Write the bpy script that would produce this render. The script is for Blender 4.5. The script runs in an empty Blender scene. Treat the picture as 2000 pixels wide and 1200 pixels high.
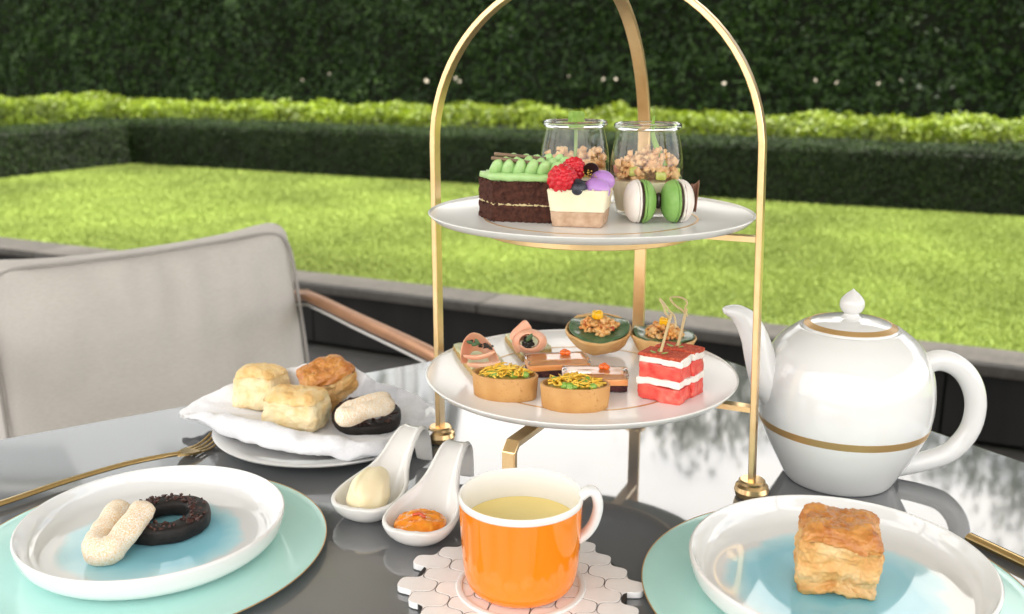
import bpy, bmesh, math, random
import numpy as np
from mathutils import Vector, Matrix, noise

R = math.radians
random.seed(7)
rng = np.random.default_rng(7)
scene = bpy.context.scene
COL = scene.collection

# ------------------------------------------------------------------ camera, light, exposure
CAM_Z, PITCH, FPX = 1.10, R(14.0), 1900.0
cam_data = bpy.data.cameras.new("camera")
cam = bpy.data.objects.new("camera", cam_data)
COL.objects.link(cam)
cam.location = (0, 0, CAM_Z)
cam.rotation_euler = (math.pi / 2 - PITCH, 0, 0)
cam_data.sensor_width = 36.0
cam_data.lens = 36.0 * FPX / 2000.0
cam_data.clip_start = 0.02
cam_data.clip_end = 600
cam_data.dof.use_dof = True
cam_data.dof.focus_distance = 0.76
cam_data.dof.aperture_fstop = 8.0
scene.camera = cam

SUN_EL, SUN_AZ = R(68), R(114)          # azimuth clockwise from +Y (ahead): high, from the right
world = bpy.data.worlds.new("World")
scene.world = world
world.use_nodes = True
wn, wl = world.node_tree.nodes, world.node_tree.links
bg = wn["Background"]
sky = wn.new("ShaderNodeTexSky")
sky.sky_type = 'NISHITA'
sky.sun_disc = False
sky.sun_elevation = SUN_EL
sky.sun_rotation = SUN_AZ
sky.dust_density = 2.0
tc = wn.new("ShaderNodeTexCoord")
mp = wn.new("ShaderNodeMapping")
mp.inputs["Scale"].default_value = (1.0, 1.0, 2.2)
nz = wn.new("ShaderNodeTexNoise")
nz.inputs["Scale"].default_value = 2.6
nz.inputs["Detail"].default_value = 7
rp = wn.new("ShaderNodeValToRGB")
rp.color_ramp.elements[0].position = 0.33
rp.color_ramp.elements[1].position = 0.52
mx = wn.new("ShaderNodeMix")
mx.data_type = 'RGBA'
wl.new(tc.outputs["Generated"], mp.inputs["Vector"])
wl.new(mp.outputs["Vector"], nz.inputs["Vector"])
wl.new(nz.outputs["Fac"], rp.inputs["Fac"])
wl.new(rp.outputs["Color"], mx.inputs[0])
wl.new(sky.outputs["Color"], mx.inputs[6])
mx.inputs[7].default_value = (10.1, 9.7, 9.2, 1)      # sunlit cloud
wl.new(mx.outputs[2], bg.inputs["Color"])
bg.inputs["Strength"].default_value = 0.115

sun_data = bpy.data.lights.new("sun", 'SUN')
sun = bpy.data.objects.new("sun", sun_data)
COL.objects.link(sun)
sun_data.energy = 4.2
sun_data.angle = R(0.53)
sun_data.color = (1.0, 0.95, 0.86)
sdir = Vector((math.sin(SUN_AZ) * math.cos(SUN_EL), math.cos(SUN_AZ) * math.cos(SUN_EL), math.sin(SUN_EL)))
sun.rotation_euler = sdir.to_track_quat('Z', 'Y').to_euler()

vs = scene.view_settings
vs.view_transform = 'Standard'
vs.look = 'None'
vs.exposure = 1.80
vs.gamma = 1.0
vs.use_curve_mapping = False
scene.render.engine = 'CYCLES'
cy = scene.cycles
cy.use_denoising = True
cy.max_bounces = 10
cy.transmission_bounces = 10
cy.transparent_max_bounces = 16
cy.diffuse_bounces = 4
cy.glossy_bounces = 5
cy.caustics_reflective = False
cy.sample_clamp_indirect = 6.0

# ------------------------------------------------------------------ places: a pixel of the photo to a point of the room
CP, SP = math.cos(PITCH), math.sin(PITCH)
def ray(u, v):
    x, y = (u - 1000.0) / FPX, (v - 600.0) / FPX
    return Vector((x, CP - y * SP, -SP - y * CP))
def P(u, v, z):                      # where the ray meets height z
    d = ray(u, v); t = (z - CAM_Z) / d.z
    return Vector((d.x * t, d.y * t, z))
def D(u, v, y):                      # where the ray meets plan depth y
    d = ray(u, v); t = y / d.y
    return Vector((d.x * t, y, CAM_Z + d.z * t))
T = 0.74                             # table height
ZL, ZU = 0.8282, 0.9724                # upper faces of the two tier plates

# ------------------------------------------------------------------ mesh helpers
def obj(name, geo, mat, parent=None, smooth=True, angle=40, loc=(0, 0, 0), rot=(0, 0, 0)):
    if isinstance(geo, bpy.types.Mesh):
        me = geo
    else:
        V, F = geo
        me = bpy.data.meshes.new(name)
        me.from_pydata([tuple(v) for v in V], [], F)
        bm = bmesh.new(); bm.from_mesh(me)
        bmesh.ops.recalc_face_normals(bm, faces=bm.faces)
        bm.to_mesh(me); bm.free()
        if smooth:
            me.polygons.foreach_set("use_smooth", [True] * len(me.polygons))
            if angle < 180:
                me.set_sharp_from_angle(angle=R(angle))
        me.materials.append(mat)
    o = bpy.data.objects.new(name, me)
    COL.objects.link(o)
    o.location = loc
    o.rotation_euler = rot
    if parent is not None:
        o.parent = parent
    return o

def fast(name, V, F, mat, parent=None, smooth=False):
    V = np.asarray(V, np.float32); F = np.asarray(F, np.int32)
    k = F.shape[1]
    me = bpy.data.meshes.new(name)
    me.vertices.add(len(V)); me.vertices.foreach_set("co", V.ravel())
    me.loops.add(F.size); me.loops.foreach_set("vertex_index", F.ravel())
    me.polygons.add(len(F))
    me.polygons.foreach_set("loop_start", np.arange(0, F.size, k, dtype=np.int32))
    me.polygons.foreach_set("loop_total", np.full(len(F), k, np.int32))
    if smooth:
        me.polygons.foreach_set("use_smooth", np.ones(len(F), bool))
    me.update(calc_edges=True)
    me.materials.append(mat)
    o = bpy.data.objects.new(name, me)
    COL.objects.link(o)
    if parent is not None:
        o.parent = parent
    return o

def thing(name, label, cat, loc=(0, 0, 0), rz=0.0, group=None, rot=None):
    o = bpy.data.objects.new(name, None)
    COL.objects.link(o)
    o.empty_display_size = 0.02
    o.location = loc
    o.rotation_euler = rot if rot else (0, 0, rz)
    return tag(o, label, cat, group)
def tag(o, label, cat, group=None):
    o["label"] = label; o["category"] = cat
    if group: o["group"] = group
    return o
def stuff(o): o["kind"] = "stuff"; return o
def struct(o): o["kind"] = "structure"; return o
def dup(root, loc, rot=None, label=None):
    r = root.copy(); COL.objects.link(r); r.location = loc
    if rot is not None: r.rotation_euler = rot
    if label: r["label"] = label
    for ch in list(root.children):
        c = ch.copy(); COL.objects.link(c); c.parent = r
        for g in list(ch.children):
            d = g.copy(); COL.objects.link(d); d.parent = c
    return r

def lathe(prof, n=72, sx=1.0, sy=1.0):
    V, F, rings = [], [], []
    for r, z in prof:
        if r < 1e-6:
            rings.append([len(V)]); V.append((0, 0, z))
        else:
            rings.append(list(range(len(V), len(V) + n)))
            for i in range(n):
                a = 2 * math.pi * i / n
                V.append((r * sx * math.cos(a), r * sy * math.sin(a), z))
    for A, B in zip(rings, rings[1:]):
        if len(A) == 1 and len(B) == 1: continue
        for i in range(n):
            j = (i + 1) % n
            if len(A) == 1: F.append((A[0], B[i], B[j]))
            elif len(B) == 1: F.append((A[i], A[j], B[0]))
            else: F.append((A[i], A[j], B[j], B[i]))
    return V, F

def cr(pts, n=8, closed=False):      # Catmull-Rom through points of any dimension
    p = [np.array(q, float) for q in pts]
    if closed: p = [p[-1]] + p + [p[0], p[1]]
    else: p = [2 * p[0] - p[1]] + p + [2 * p[-1] - p[-2]]
    out = []
    for i in range(1, len(p) - 2):
        a, b, c, d = p[i - 1:i + 3]
        for k in range(n):
            t = k / n
            out.append(0.5 * (2 * b + (c - a) * t + (2 * a - 5 * b + 4 * c - d) * t * t + (3 * b - a - 3 * c + d) * t ** 3))
    if not closed: out.append(p[-2])
    return out

def sweep(pts, sec, up, closed=False, scale=None, cap=True):
    """section (list of (a,b)) swept along pts; axis a is 'up' made square to the path; up may be a list"""
    P_ = [Vector(tuple(p)[:3]) for p in pts]; n = len(P_); m = len(sec); V, F = [], []
    for i, p in enumerate(P_):
        if closed: t = P_[(i + 1) % n] - P_[i - 1]
        else: t = P_[min(i + 1, n - 1)] - P_[max(i - 1, 0)]
        t.normalize()
        u = Vector(up[i]) if isinstance(up, list) else Vector(up)
        a = u - t * u.dot(t); a.normalize()
        b = t.cross(a)
        s = scale[i] if scale is not None else 1.0
        for (x, y) in sec:
            sx, sy = (s if isinstance(s, (tuple, list)) else (s, s))
            V.append(p + a * x * sx + b * y * sy)
    for i in range(n if closed else n - 1):
        A, B = i * m, ((i + 1) % n) * m
        for k in range(m):
            l = (k + 1) % m
            F.append((A + k, A + l, B + l, B + k))
    if cap and not closed:
        F.append(tuple(range(m))); F.append(tuple(range((n - 1) * m, n * m)))
    return V, F
def circ(r, n=12, ry=None):
    ry = ry or r
    return [(r * math.cos(2 * math.pi * i / n), ry * math.sin(2 * math.pi * i / n)) for i in range(n)]
def tube(pts, r, n=12, up=(0, 0, 1), closed=False, round_ends=False):
    """round tube; r a number or a list; frames carried along the path"""
    P_ = [Vector(tuple(p)[:3]) for p in pts]
    rr = list(r) if isinstance(r, (list, tuple, np.ndarray)) else [r] * len(P_)
    if round_ends:
        t0 = (P_[0] - P_[1]).normalized(); t1 = (P_[-1] - P_[-2]).normalized()
        pre, post = [], []
        for k in range(1, 5):
            a = k / 5 * math.pi / 2
            pre.insert(0, (P_[0] + t0 * rr[0] * math.sin(a), rr[0] * math.cos(a)))
            post.append((P_[-1] + t1 * rr[-1] * math.sin(a), rr[-1] * math.cos(a)))
        P_, rr = [p for p, _ in pre] + P_ + [p for p, _ in post], [q for _, q in pre] + rr + [q for _, q in post]
    ups = []; u = Vector(up)
    for i in range(len(P_)):
        t = (P_[(i + 1) % len(P_)] - P_[i - 1]) if closed else (P_[min(i + 1, len(P_) - 1)] - P_[max(i - 1, 0)])
        t.normalize()
        u = u - t * u.dot(t)
        if u.length < 1e-5: u = t.orthogonal()
        u.normalize(); ups.append(u.copy())
    return sweep(P_, circ(1, n), ups, closed, rr)

def rbox(sx, sy, sz, r, n=10):
    """rounded box centred on x,y, standing on z=0, gridded n to a side"""
    h = Vector((sx / 2, sy / 2, sz / 2)); V, F, idx = [], [], {}
    def vid(q):
        key = tuple(round(c * 1e4) for c in q)
        if key not in idx:
            idx[key] = len(V)
            p = Vector((q[0] * h.x, q[1] * h.y, q[2] * h.z))
            rr = min(r, h.x, h.y, h.z)
            inn = Vector([max(-(h[i] - rr), min(h[i] - rr, p[i])) for i in range(3)])
            d = p - inn
            if d.length > 1e-9: p = inn + d.normalized() * rr
            V.append(p + Vector((0, 0, h.z)))
        return idx[key]
    for ax in range(3):
        for s in (-1, 1):
            for i in range(n):
                for j in range(n):
                    q = []
                    for (a, b) in ((i, j), (i + 1, j), (i + 1, j + 1), (i, j + 1)):
                        c = [0, 0, 0]; c[ax] = s
                        c[(ax + 1) % 3] = -1 + 2 * a / n; c[(ax + 2) % 3] = -1 + 2 * b / n
                        q.append(vid(c))
                    F.append(tuple(q if s > 0 else q[::-1]))
    return V, F
def box(sx, sy, sz):
    x, y = sx / 2, sy / 2
    return ([(-x, -y, 0), (x, -y, 0), (x, y, 0), (-x, y, 0), (-x, -y, sz), (x, -y, sz), (x, y, sz), (-x, y, sz)],
            [(0, 3, 2, 1), (4, 5, 6, 7), (0, 1, 5, 4), (1, 2, 6, 5), (2, 3, 7, 6), (3, 0, 4, 7)])
_ICO = {}
def ico(sub):
    if sub not in _ICO:
        bm = bmesh.new(); bmesh.ops.create_icosphere(bm, subdivisions=sub, radius=1)
        _ICO[sub] = ([v.co.copy() for v in bm.verts], [tuple(v.index for v in f.verts) for f in bm.faces]); bm.free()
    return _ICO[sub]
def blob(rx, ry, rz, sub=3, amp=0.0, sc=3.0, seed=0.0):
    V0, F = ico(sub); V = []
    for v in V0:
        k = 1 + amp * noise.noise(v * sc + Vector((seed, seed * 1.7, 0)))
        V.append(Vector((v.x * rx * k, v.y * ry * k, v.z * rz * k)))
    return V, list(F)
def warp(geo, amp, sc, seed=0.0, octaves=2):
    V, F = geo; out = []
    for v in V:
        v = Vector(v); d = Vector((0, 0, 0)); a, s = amp, sc
        for _ in range(octaves):
            d += noise.noise_vector(v * s + Vector((seed, 2 * seed, -seed))) * a
            a *= 0.5; s *= 2.1
        out.append(v + d)
    return out, F
def moved(geo, off=(0, 0, 0), mat=None):
    V, F = geo
    M = mat or Matrix.Identity(3)
    return [M @ Vector(v) + Vector(off) for v in V], F
def join(geos):
    V, F = [], []
    for v, f in geos:
        k = len(V); V += list(v); F += [tuple(i + k for i in q) for q in f]
    return V, F
def prism(poly, z0, z1, inset=0.0):
    n = len(poly)
    if inset:
        cx = sum(p[0] for p in poly) / n; cyy = sum(p[1] for p in poly) / n
        def ins(p):
            d = Vector((p[0] - cx, p[1] - cyy)); l = d.length
            return (p[0] - d.x / l * inset, p[1] - d.y / l * inset)
        V = [(p[0], p[1], z0) for p in poly] + [(p[0], p[1], z1 - inset) for p in poly] + [(*ins(p), z1) for p in poly]
        rings = 3
    else:
        V = [(p[0], p[1], z0) for p in poly] + [(p[0], p[1], z1) for p in poly]; rings = 2
    F = [tuple(range(n))[::-1], tuple(range((rings - 1) * n, rings * n))]
    for q in range(rings - 1):
        for i in range(n):
            j = (i + 1) % n
            F.append((q * n + i, q * n + j, (q + 1) * n + j, (q + 1) * n + i))
    return V, F
def organic(o, voxel, disp=(), smooth=True, subsurf=0):
    if voxel:
        m = o.modifiers.new("remesh", 'REMESH'); m.mode = 'VOXEL'; m.voxel_size = voxel; m.use_smooth_shade = smooth
    for k, (scale, strength) in enumerate(disp):
        tx = bpy.data.textures.new(o.name + "_relief", 'CLOUDS'); tx.noise_scale = scale; tx.noise_depth = 2
        m = o.modifiers.new("relief", 'DISPLACE'); m.texture = tx; m.strength = strength; m.mid_level = 0.5
    return o
def bevel(o, w, seg=2):
    m = o.modifiers.new("bevel", 'BEVEL'); m.width = w; m.segments = seg; m.limit_method = 'ANGLE'; m.angle_limit = R(35)
    return o
def subsurf(o, lv=2):
    m = o.modifiers.new("subdivision", 'SUBSURF'); m.levels = lv; m.render_levels = lv
    return o
def solid(o, t, off=0):
    m = o.modifiers.new("thickness", 'SOLIDIFY'); m.thickness = t; m.offset = off
    return o
def grid(rows, closed=False):
    n = len(rows[0]); V = [p for r in rows for p in r]; F = []
    for i in range(len(rows) - 1):
        for k in range(n if closed else n - 1):
            l = (k + 1) % n
            F.append((i * n + k, i * n + l, (i + 1) * n + l, (i + 1) * n + k))
    return V, F
def crumbs(centres, r0, r1, sub=1, amp=0.5, squash=1.0):
    gs = []
    for c in centres:
        r = random.uniform(r0, r1)
        g = blob(r * random.uniform(.7, 1.2), r * random.uniform(.7, 1.2), r * squash * random.uniform(.7, 1.1), sub, amp, 1.7, random.uniform(0, 90))
        e = Matrix.Rotation(random.uniform(0, 6.28), 3, 'Z') @ Matrix.Rotation(random.uniform(0, 3), 3, 'X')
        gs.append(moved(g, c, e))
    return join(gs)

# ------------------------------------------------------------------ materials
def mat(name, c1, c2=None, ns=60.0, rough=0.5, metal=0.0, bump=0.0, bs=300.0, coat=0.0, sss=0.0, sr=0.004,
        ior=1.5, trans=0.0, pos=(0.35, 0.65), detail=5.0, spec=0.5, c3=None, ns3=0, pos3=(.55, .62), sheen=0.0, stretch=None, rough2=None):
    m = bpy.data.materials.new(name); m.use_nodes = True
    N, L = m.node_tree.nodes, m.node_tree.links
    b = N["Principled BSDF"]
    b.inputs["Base Color"].default_value = (*c1, 1)
    b.inputs["Roughness"].default_value = rough
    b.inputs["Metallic"].default_value = metal
    b.inputs["IOR"].default_value = ior
    b.inputs["Specular IOR Level"].default_value = spec
    b.inputs["Coat Weight"].default_value = coat
    b.inputs["Coat Roughness"].default_value = 0.04
    b.inputs["Transmission Weight"].default_value = trans
    b.inputs["Sheen Weight"].default_value = sheen
    if sss:
        b.inputs["Subsurface Weight"].default_value = sss
        b.inputs["Subsurface Radius"].default_value = (1.0, 0.7, 0.5)
        b.inputs["Subsurface Scale"].default_value = sr
    if c2 or bump:
        t = N.new("ShaderNodeTexCoord"); src = t.outputs["Object"]
        if stretch:
            q = N.new("ShaderNodeMapping"); q.inputs["Scale"].default_value = stretch
            L.new(src, q.inputs["Vector"]); src = q.outputs["Vector"]
    if c2:
        n = N.new("ShaderNodeTexNoise"); n.inputs["Scale"].default_value = ns; n.inputs["Detail"].default_value = detail
        r = N.new("ShaderNodeValToRGB")
        r.color_ramp.elements[0].position = pos[0]; r.color_ramp.elements[0].color = (*c1, 1)
        r.color_ramp.elements[1].position = pos[1]; r.color_ramp.elements[1].color = (*c2, 1)
        L.new(src, n.inputs["Vector"]); L.new(n.outputs["Fac"], r.inputs["Fac"])
        out = r.outputs["Color"]
        if rough2 is not None:
            rr = N.new("ShaderNodeMapRange"); rr.inputs[3].default_value = rough; rr.inputs[4].default_value = rough2
            L.new(n.outputs["Fac"], rr.inputs[0]); L.new(rr.outputs[0], b.inputs["Roughness"])
        if c3:
            n3 = N.new("ShaderNodeTexNoise"); n3.inputs["Scale"].default_value = ns3; n3.inputs["Detail"].default_value = 4
            r3 = N.new("ShaderNodeValToRGB"); r3.color_ramp.elements[0].position, r3.color_ramp.elements[1].position = pos3
            x = N.new("ShaderNodeMix"); x.data_type = 'RGBA'; x.inputs[7].default_value = (*c3, 1)
            L.new(src, n3.inputs["Vector"]); L.new(n3.outputs["Fac"], r3.inputs["Fac"]); L.new(r3.outputs["Color"], x.inputs[0])
            L.new(out, x.inputs[6]); out = x.outputs[2]
        L.new(out, b.inputs["Base Color"])
    if bump:
        n2 = N.new("ShaderNodeTexNoise"); n2.inputs["Scale"].default_value = bs; n2.inputs["Detail"].default_value = 6
        bp = N.new("ShaderNodeBump"); bp.inputs["Strength"].default_value = bump; bp.inputs["Distance"].default_value = 0.5 / bs
        L.new(src, n2.inputs["Vector"]); L.new(n2.outputs["Fac"], bp.inputs["Height"]); L.new(bp.outputs["Normal"], b.inputs["Normal"])
    return m

def leaf_mat(name, c1, c2, trans, ns=6.0, rough=0.45, spec=.5):
    m = bpy.data.materials.new(name); m.use_nodes = True
    N, L = m.node_tree.nodes, m.node_tree.links
    b = N["Principled BSDF"]; out = N["Material Output"]
    b.inputs["Roughness"].default_value = rough; b.inputs["Specular IOR Level"].default_value = spec
    g = N.new("ShaderNodeNewGeometry")
    r = N.new("ShaderNodeValToRGB")
    r.color_ramp.elements[0].position = 0.0; r.color_ramp.elements[0].color = (*c1, 1)
    r.color_ramp.elements[1].position = 1.0; r.color_ramp.elements[1].color = (*c2, 1)
    L.new(g.outputs["Random Per Island"], r.inputs["Fac"])
    t = N.new("ShaderNodeTexCoord"); n = N.new("ShaderNodeTexNoise"); n.inputs["Scale"].default_value = ns; n.inputs["Detail"].default_value = 4
    L.new(t.outputs["Object"], n.inputs["Vector"])
    mr = N.new("ShaderNodeMapRange"); mr.inputs[1].default_value = .3; mr.inputs[2].default_value = .7; mr.inputs[3].default_value = .65; mr.inputs[4].default_value = 1.3
    L.new(n.outputs["Fac"], mr.inputs[0])
    v = N.new("ShaderNodeVectorMath"); v.operation = 'SCALE'
    L.new(r.outputs["Color"], v.inputs[0]); L.new(mr.outputs[0], v.inputs["Scale"])
    L.new(v.outputs[0], b.inputs["Base Color"])
    tr = N.new("ShaderNodeBsdfTranslucent"); L.new(v.outputs[0], tr.inputs["Color"])
    ms = N.new("ShaderNodeMixShader"); ms.inputs[0].default_value = trans
    L.new(b.outputs[0], ms.inputs[1]); L.new(tr.outputs[0], ms.inputs[2]); L.new(ms.outputs[0], out.inputs["Surface"])
    return m

M = {}
M['porcelain'] = mat("white_porcelain", (.735, .735, .725), rough=.10, coat=.3, sss=.08, sr=.002)
M['tier_porcelain'] = mat("tier_porcelain", (.86, .86, .845), rough=.2, spec=.22)
M['porcelain_warm'] = mat("warm_porcelain", (.78, .765, .735), rough=.12, coat=.3)
M['gold'] = mat("brushed_gold", (.93, .67, .36), (.88, .61, .31), ns=90, rough=.30, metal=1, bump=.06, bs=500)
M['gold_print'] = mat("gold_lustre", (.60, .38, .16), rough=.38, metal=.6)
M['bronze'] = mat("old_gold_steel", (.62, .44, .20), rough=.22, metal=1)
M['copper'] = mat("copper_tube", (.50, .26, .14), (.43, .22, .12), ns=30, rough=.32, metal=.55)
M['table'] = mat("grey_back_painted_glass", (.145, .150, .157), rough=.05, ior=1.75, coat=.35)
M['table'].node_tree.nodes["Principled BSDF"].inputs["Coat IOR"].default_value = 1.9
M['table_under'] = mat("dark_powder_coat", (.05, .05, .055), rough=.5)
M['teal'] = mat("turquoise_glaze", (.47, .79, .73), (.50, .82, .76), ns=14, rough=.16, coat=.25)
M['orange'] = mat("orange_glaze", (.86, .230, .006), rough=.07, coat=.5)
M['tea'] = mat("pale_green_tea", (.88, .72, .30), (.86, .69, .27), ns=30, rough=.06, spec=.25, ior=1.33)
M['fabric'] = mat("warm_grey_canvas", (.52, .49, .455), (.48, .45, .415), ns=300, rough=.95, bump=.35, bs=700, stretch=(.3, 1, 1.5), sheen=.05)
M['piping'] = mat("canvas_piping", (.33, .31, .29), rough=.9, bump=.2, bs=900)
M['linen'] = mat("white_linen", (.76, .76, .78), (.71, .71, .735), ns=400, rough=.95, bump=.12, bs=1500, sheen=.2)
M['rope'] = mat("white_woven_rope", (.7, .69, .66), rough=.8, bump=.4, bs=400)
M['stone'] = mat("grey_granite", (.036, .033, .029), (.052, .047, .041), ns=40, rough=.65, spec=.3, bump=.15, bs=160, c3=(.070, .064, .057), ns3=3, pos3=(.5, .75))
M['black_stone'] = mat("black_granite", (.005, .005, .005), (.010, .0095, .009), ns=9, rough=.7, spec=.2, bump=.12, bs=120, stretch=(1, 1, .15))
M['paver'] = mat("dark_paver", (.04, .038, .036), (.055, .052, .049), ns=18, rough=.65, bump=.2, bs=150)
M['soil'] = mat("lawn_soil", (.07, .11, .016), (.10, .14, .024), ns=20, rough=.9)
M['earth'] = mat("ground_earth", (.06, .06, .05), (.09, .085, .07), ns=3, rough=.95)
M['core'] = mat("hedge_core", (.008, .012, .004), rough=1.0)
M['bark'] = mat("bark", (.07, .05, .035), (.11, .085, .06), ns=12, rough=.9, bump=.5, bs=40)
M['leaf_tall'] = leaf_mat("dark_hedge_leaf", (.005, .016, .0022), (.022, .047, .007), .12, ns=1.3, rough=.5, spec=.14)
M['leaf_lime'] = leaf_mat("lime_leaf", (.10, .155, .005), (.21, .28, .010), .32, ns=3)
M['leaf_low'] = leaf_mat("box_leaf", (.004, .011, .002), (.018, .036, .004), .2, ns=3, rough=.6, spec=.2)
M['grass'] = leaf_mat("grass_blade", (.165, .220, .040), (.225, .285, .066), .32, ns=1.1, rough=.7, spec=.2)
M['leaf_tree'] = leaf_mat("tree_leaf", (.02, .045, .008), (.05, .09, .015), .25)
M['petal'] = mat("white_petal", (.33, .29, .23), rough=.8)

# ------------------------------------------------------------------ terrace, wall, lawn
d_ = Vector((-.898, .44, 0)); n_ = Vector((.44, .898, 0))
ANG = math.atan2(.44, -.898)
def W(s, k, z=0.0): return Vector((0, 3.397, 0)) + d_ * s + n_ * k + Vector((0, 0, z))
g = obj("ground", ([(-150, -150, -.06), (150, -150, -.06), (150, 150, -.06), (-150, 150, -.06)], [(0, 1, 2, 3)]), M['earth'])
struct(g)

terrace = thing("terrace", "dark stone terrace", "terrace"); del terrace["category"], terrace["label"]; struct(terrace)
pv = None
pm = rbox(.592, .592, .04, .003, 3)
for i in range(-6, 8):
    for j in range(1, 6):
        c = W(i * .6, -.3 - (j - 1) * .6, -.04)
        if abs(c.x) > .56 * (c.y + .9) + .8: continue
        if pv is None:
            pv = obj("tile", pm, M['paver'], terrace); o = pv
        else:
            o = pv.copy(); COL.objects.link(o)
        o.location = c + Vector((0, 0, random.uniform(-.0008, .0008))); o.rotation_euler = (0, 0, ANG)
        o.parent = terrace
o = obj("mortar_bed", box(9.6, 7.0, .03), M['core'], terrace, loc=W(.3, -3.45, -.047), rot=(0, 0, ANG))

wall = thing("garden_wall", "low black stone garden wall with grey coping edging the lawn", "wall", W(0, 0, 0), ANG)
# local x runs along d_, local y along -n_
pan = cop = None
for i in range(-7, 9):
    x = i * 1.18 + .33
    gpan = rbox(1.174, .10, .214, .002, 2)
    if pan is None: pan = obj("facing_panel", gpan, M['black_stone'], wall); o = pan
    else: o = pan.copy(); COL.objects.link(o); o.parent = wall
    o.location = (x, -.085, 0)
    if cop is None: cop = obj("coping_stone", rbox(1.176, .205, .034, .004, 4), M['stone'], wall); o = cop
    else: o = cop.copy(); COL.objects.link(o); o.parent = wall
    o.location = (x + .4, -.09, .2165 + random.uniform(-.0006, .0006))
obj("wall_core", box(18.5, .12, .21), M['core'], wall, loc=(.3, -.13, 0))

LZ = .247
def wquad(s0, s1, k0, k1, z):
    return ([W(s0, k0, z), W(s1, k0, z), W(s1, k1, z), W(s0, k1, z)], [(0, 1, 2, 3)])
struct(obj("lawn", wquad(-8, 10, .19, 14, LZ - .012), M['soil']))

# grass blades: fewer and broader with distance
def blades():
    S, K = [], []
    n = 760000
    s = rng.uniform(-5.6, 7.2, n); k = rng.uniform(.185, 3.45, n)
    x = d_.x * s + n_.x * k; y = 3.397 + d_.y * s + n_.y * k
    inview = (np.abs(x) < .56 * y + .25)
    keep = inview & (rng.uniform(0, 1, n) < np.clip((3.9 / y) ** 1.3, 0, 1))
    x, y = x[keep], y[keep]; n = len(x)
    sc = np.clip(y / 4.2, .8, 1.9)
    h = rng.uniform(.009, .021, n) * (1 + .12 * np.sin(x * 5 + 1.3 * np.sin(y * 4)) * np.cos(y * 6))
    w = rng.uniform(.0018, .0036, n) * sc
    a = rng.uniform(0, 2 * np.pi, n); lean = rng.uniform(.2, 1.3, n) * h; b = rng.uniform(0, 2 * np.pi, n)
    ca, sa = np.cos(a) * w, np.sin(a) * w
    z0 = np.full(n, LZ - .012)
    p0 = np.stack([x - ca, y - sa, z0], 1); p1 = np.stack([x + ca, y + sa, z0], 1)
    tx, ty = x + np.cos(b) * lean, y + np.sin(b) * lean
    mx_, my_ = x + np.cos(b) * lean * .35, y + np.sin(b) * lean * .35
    p2 = np.stack([mx_ + ca * .9, my_ + sa * .9, z0 + h * .65], 1); p3 = np.stack([mx_ - ca * .9, my_ - sa * .9, z0 + h * .65], 1)
    p4 = np.stack([tx, ty, z0 + h], 1)
    V = np.stack([p0, p1, p2, p3, p4], 1).reshape(-1, 3)
    i = np.arange(n) * 5
    F = np.concatenate([np.stack([i, i + 1, i + 2], 1), np.stack([i, i + 2, i + 3], 1), np.stack([i + 3, i + 2, i + 4], 1)])
    return V, F
gv, gf = blades()
stuff(fast("grass", gv, gf, M['grass']))

# hedges ---------------------------------------------------------------
def leaves_geo(C, Nrm, length, width, jit=.9, fold=.25):
    n = len(C)
    L_ = length * rng.uniform(.6, 1.3, n); Wd = width * rng.uniform(.6, 1.3, n)
    nn = Nrm + rng.normal(0, jit * .6, (n, 3)); nn /= np.linalg.norm(nn, axis=1)[:, None]
    t = rng.normal(0, 1, (n, 3)); t[:, 2] -= .2; t -= nn * (t * nn).sum(1)[:, None]; t /= np.linalg.norm(t, axis=1)[:, None]
    b = np.cross(nn, t)
    p0 = C - t * (L_ / 2)[:, None]; p2 = C + t * (L_ / 2)[:, None]
    up = nn * (Wd * fold)[:, None]
    p1 = C + b * (Wd / 2)[:, None] + up - t * (L_ * .08)[:, None]; p3 = C - b * (Wd / 2)[:, None] + up - t * (L_ * .08)[:, None]
    V = np.stack([p0, p1, p2, p3], 1).reshape(-1, 3)
    i = np.arange(n) * 4
    F = np.concatenate([np.stack([i, i + 1, i + 2], 1), np.stack([i, i + 2, i + 3], 1)])
    return V, F
def lump(q, sc, seed):
    return np.array([noise.noise(Vector((p[0] * sc + seed, p[1] * sc, p[2] * sc))) for p in q])
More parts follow.
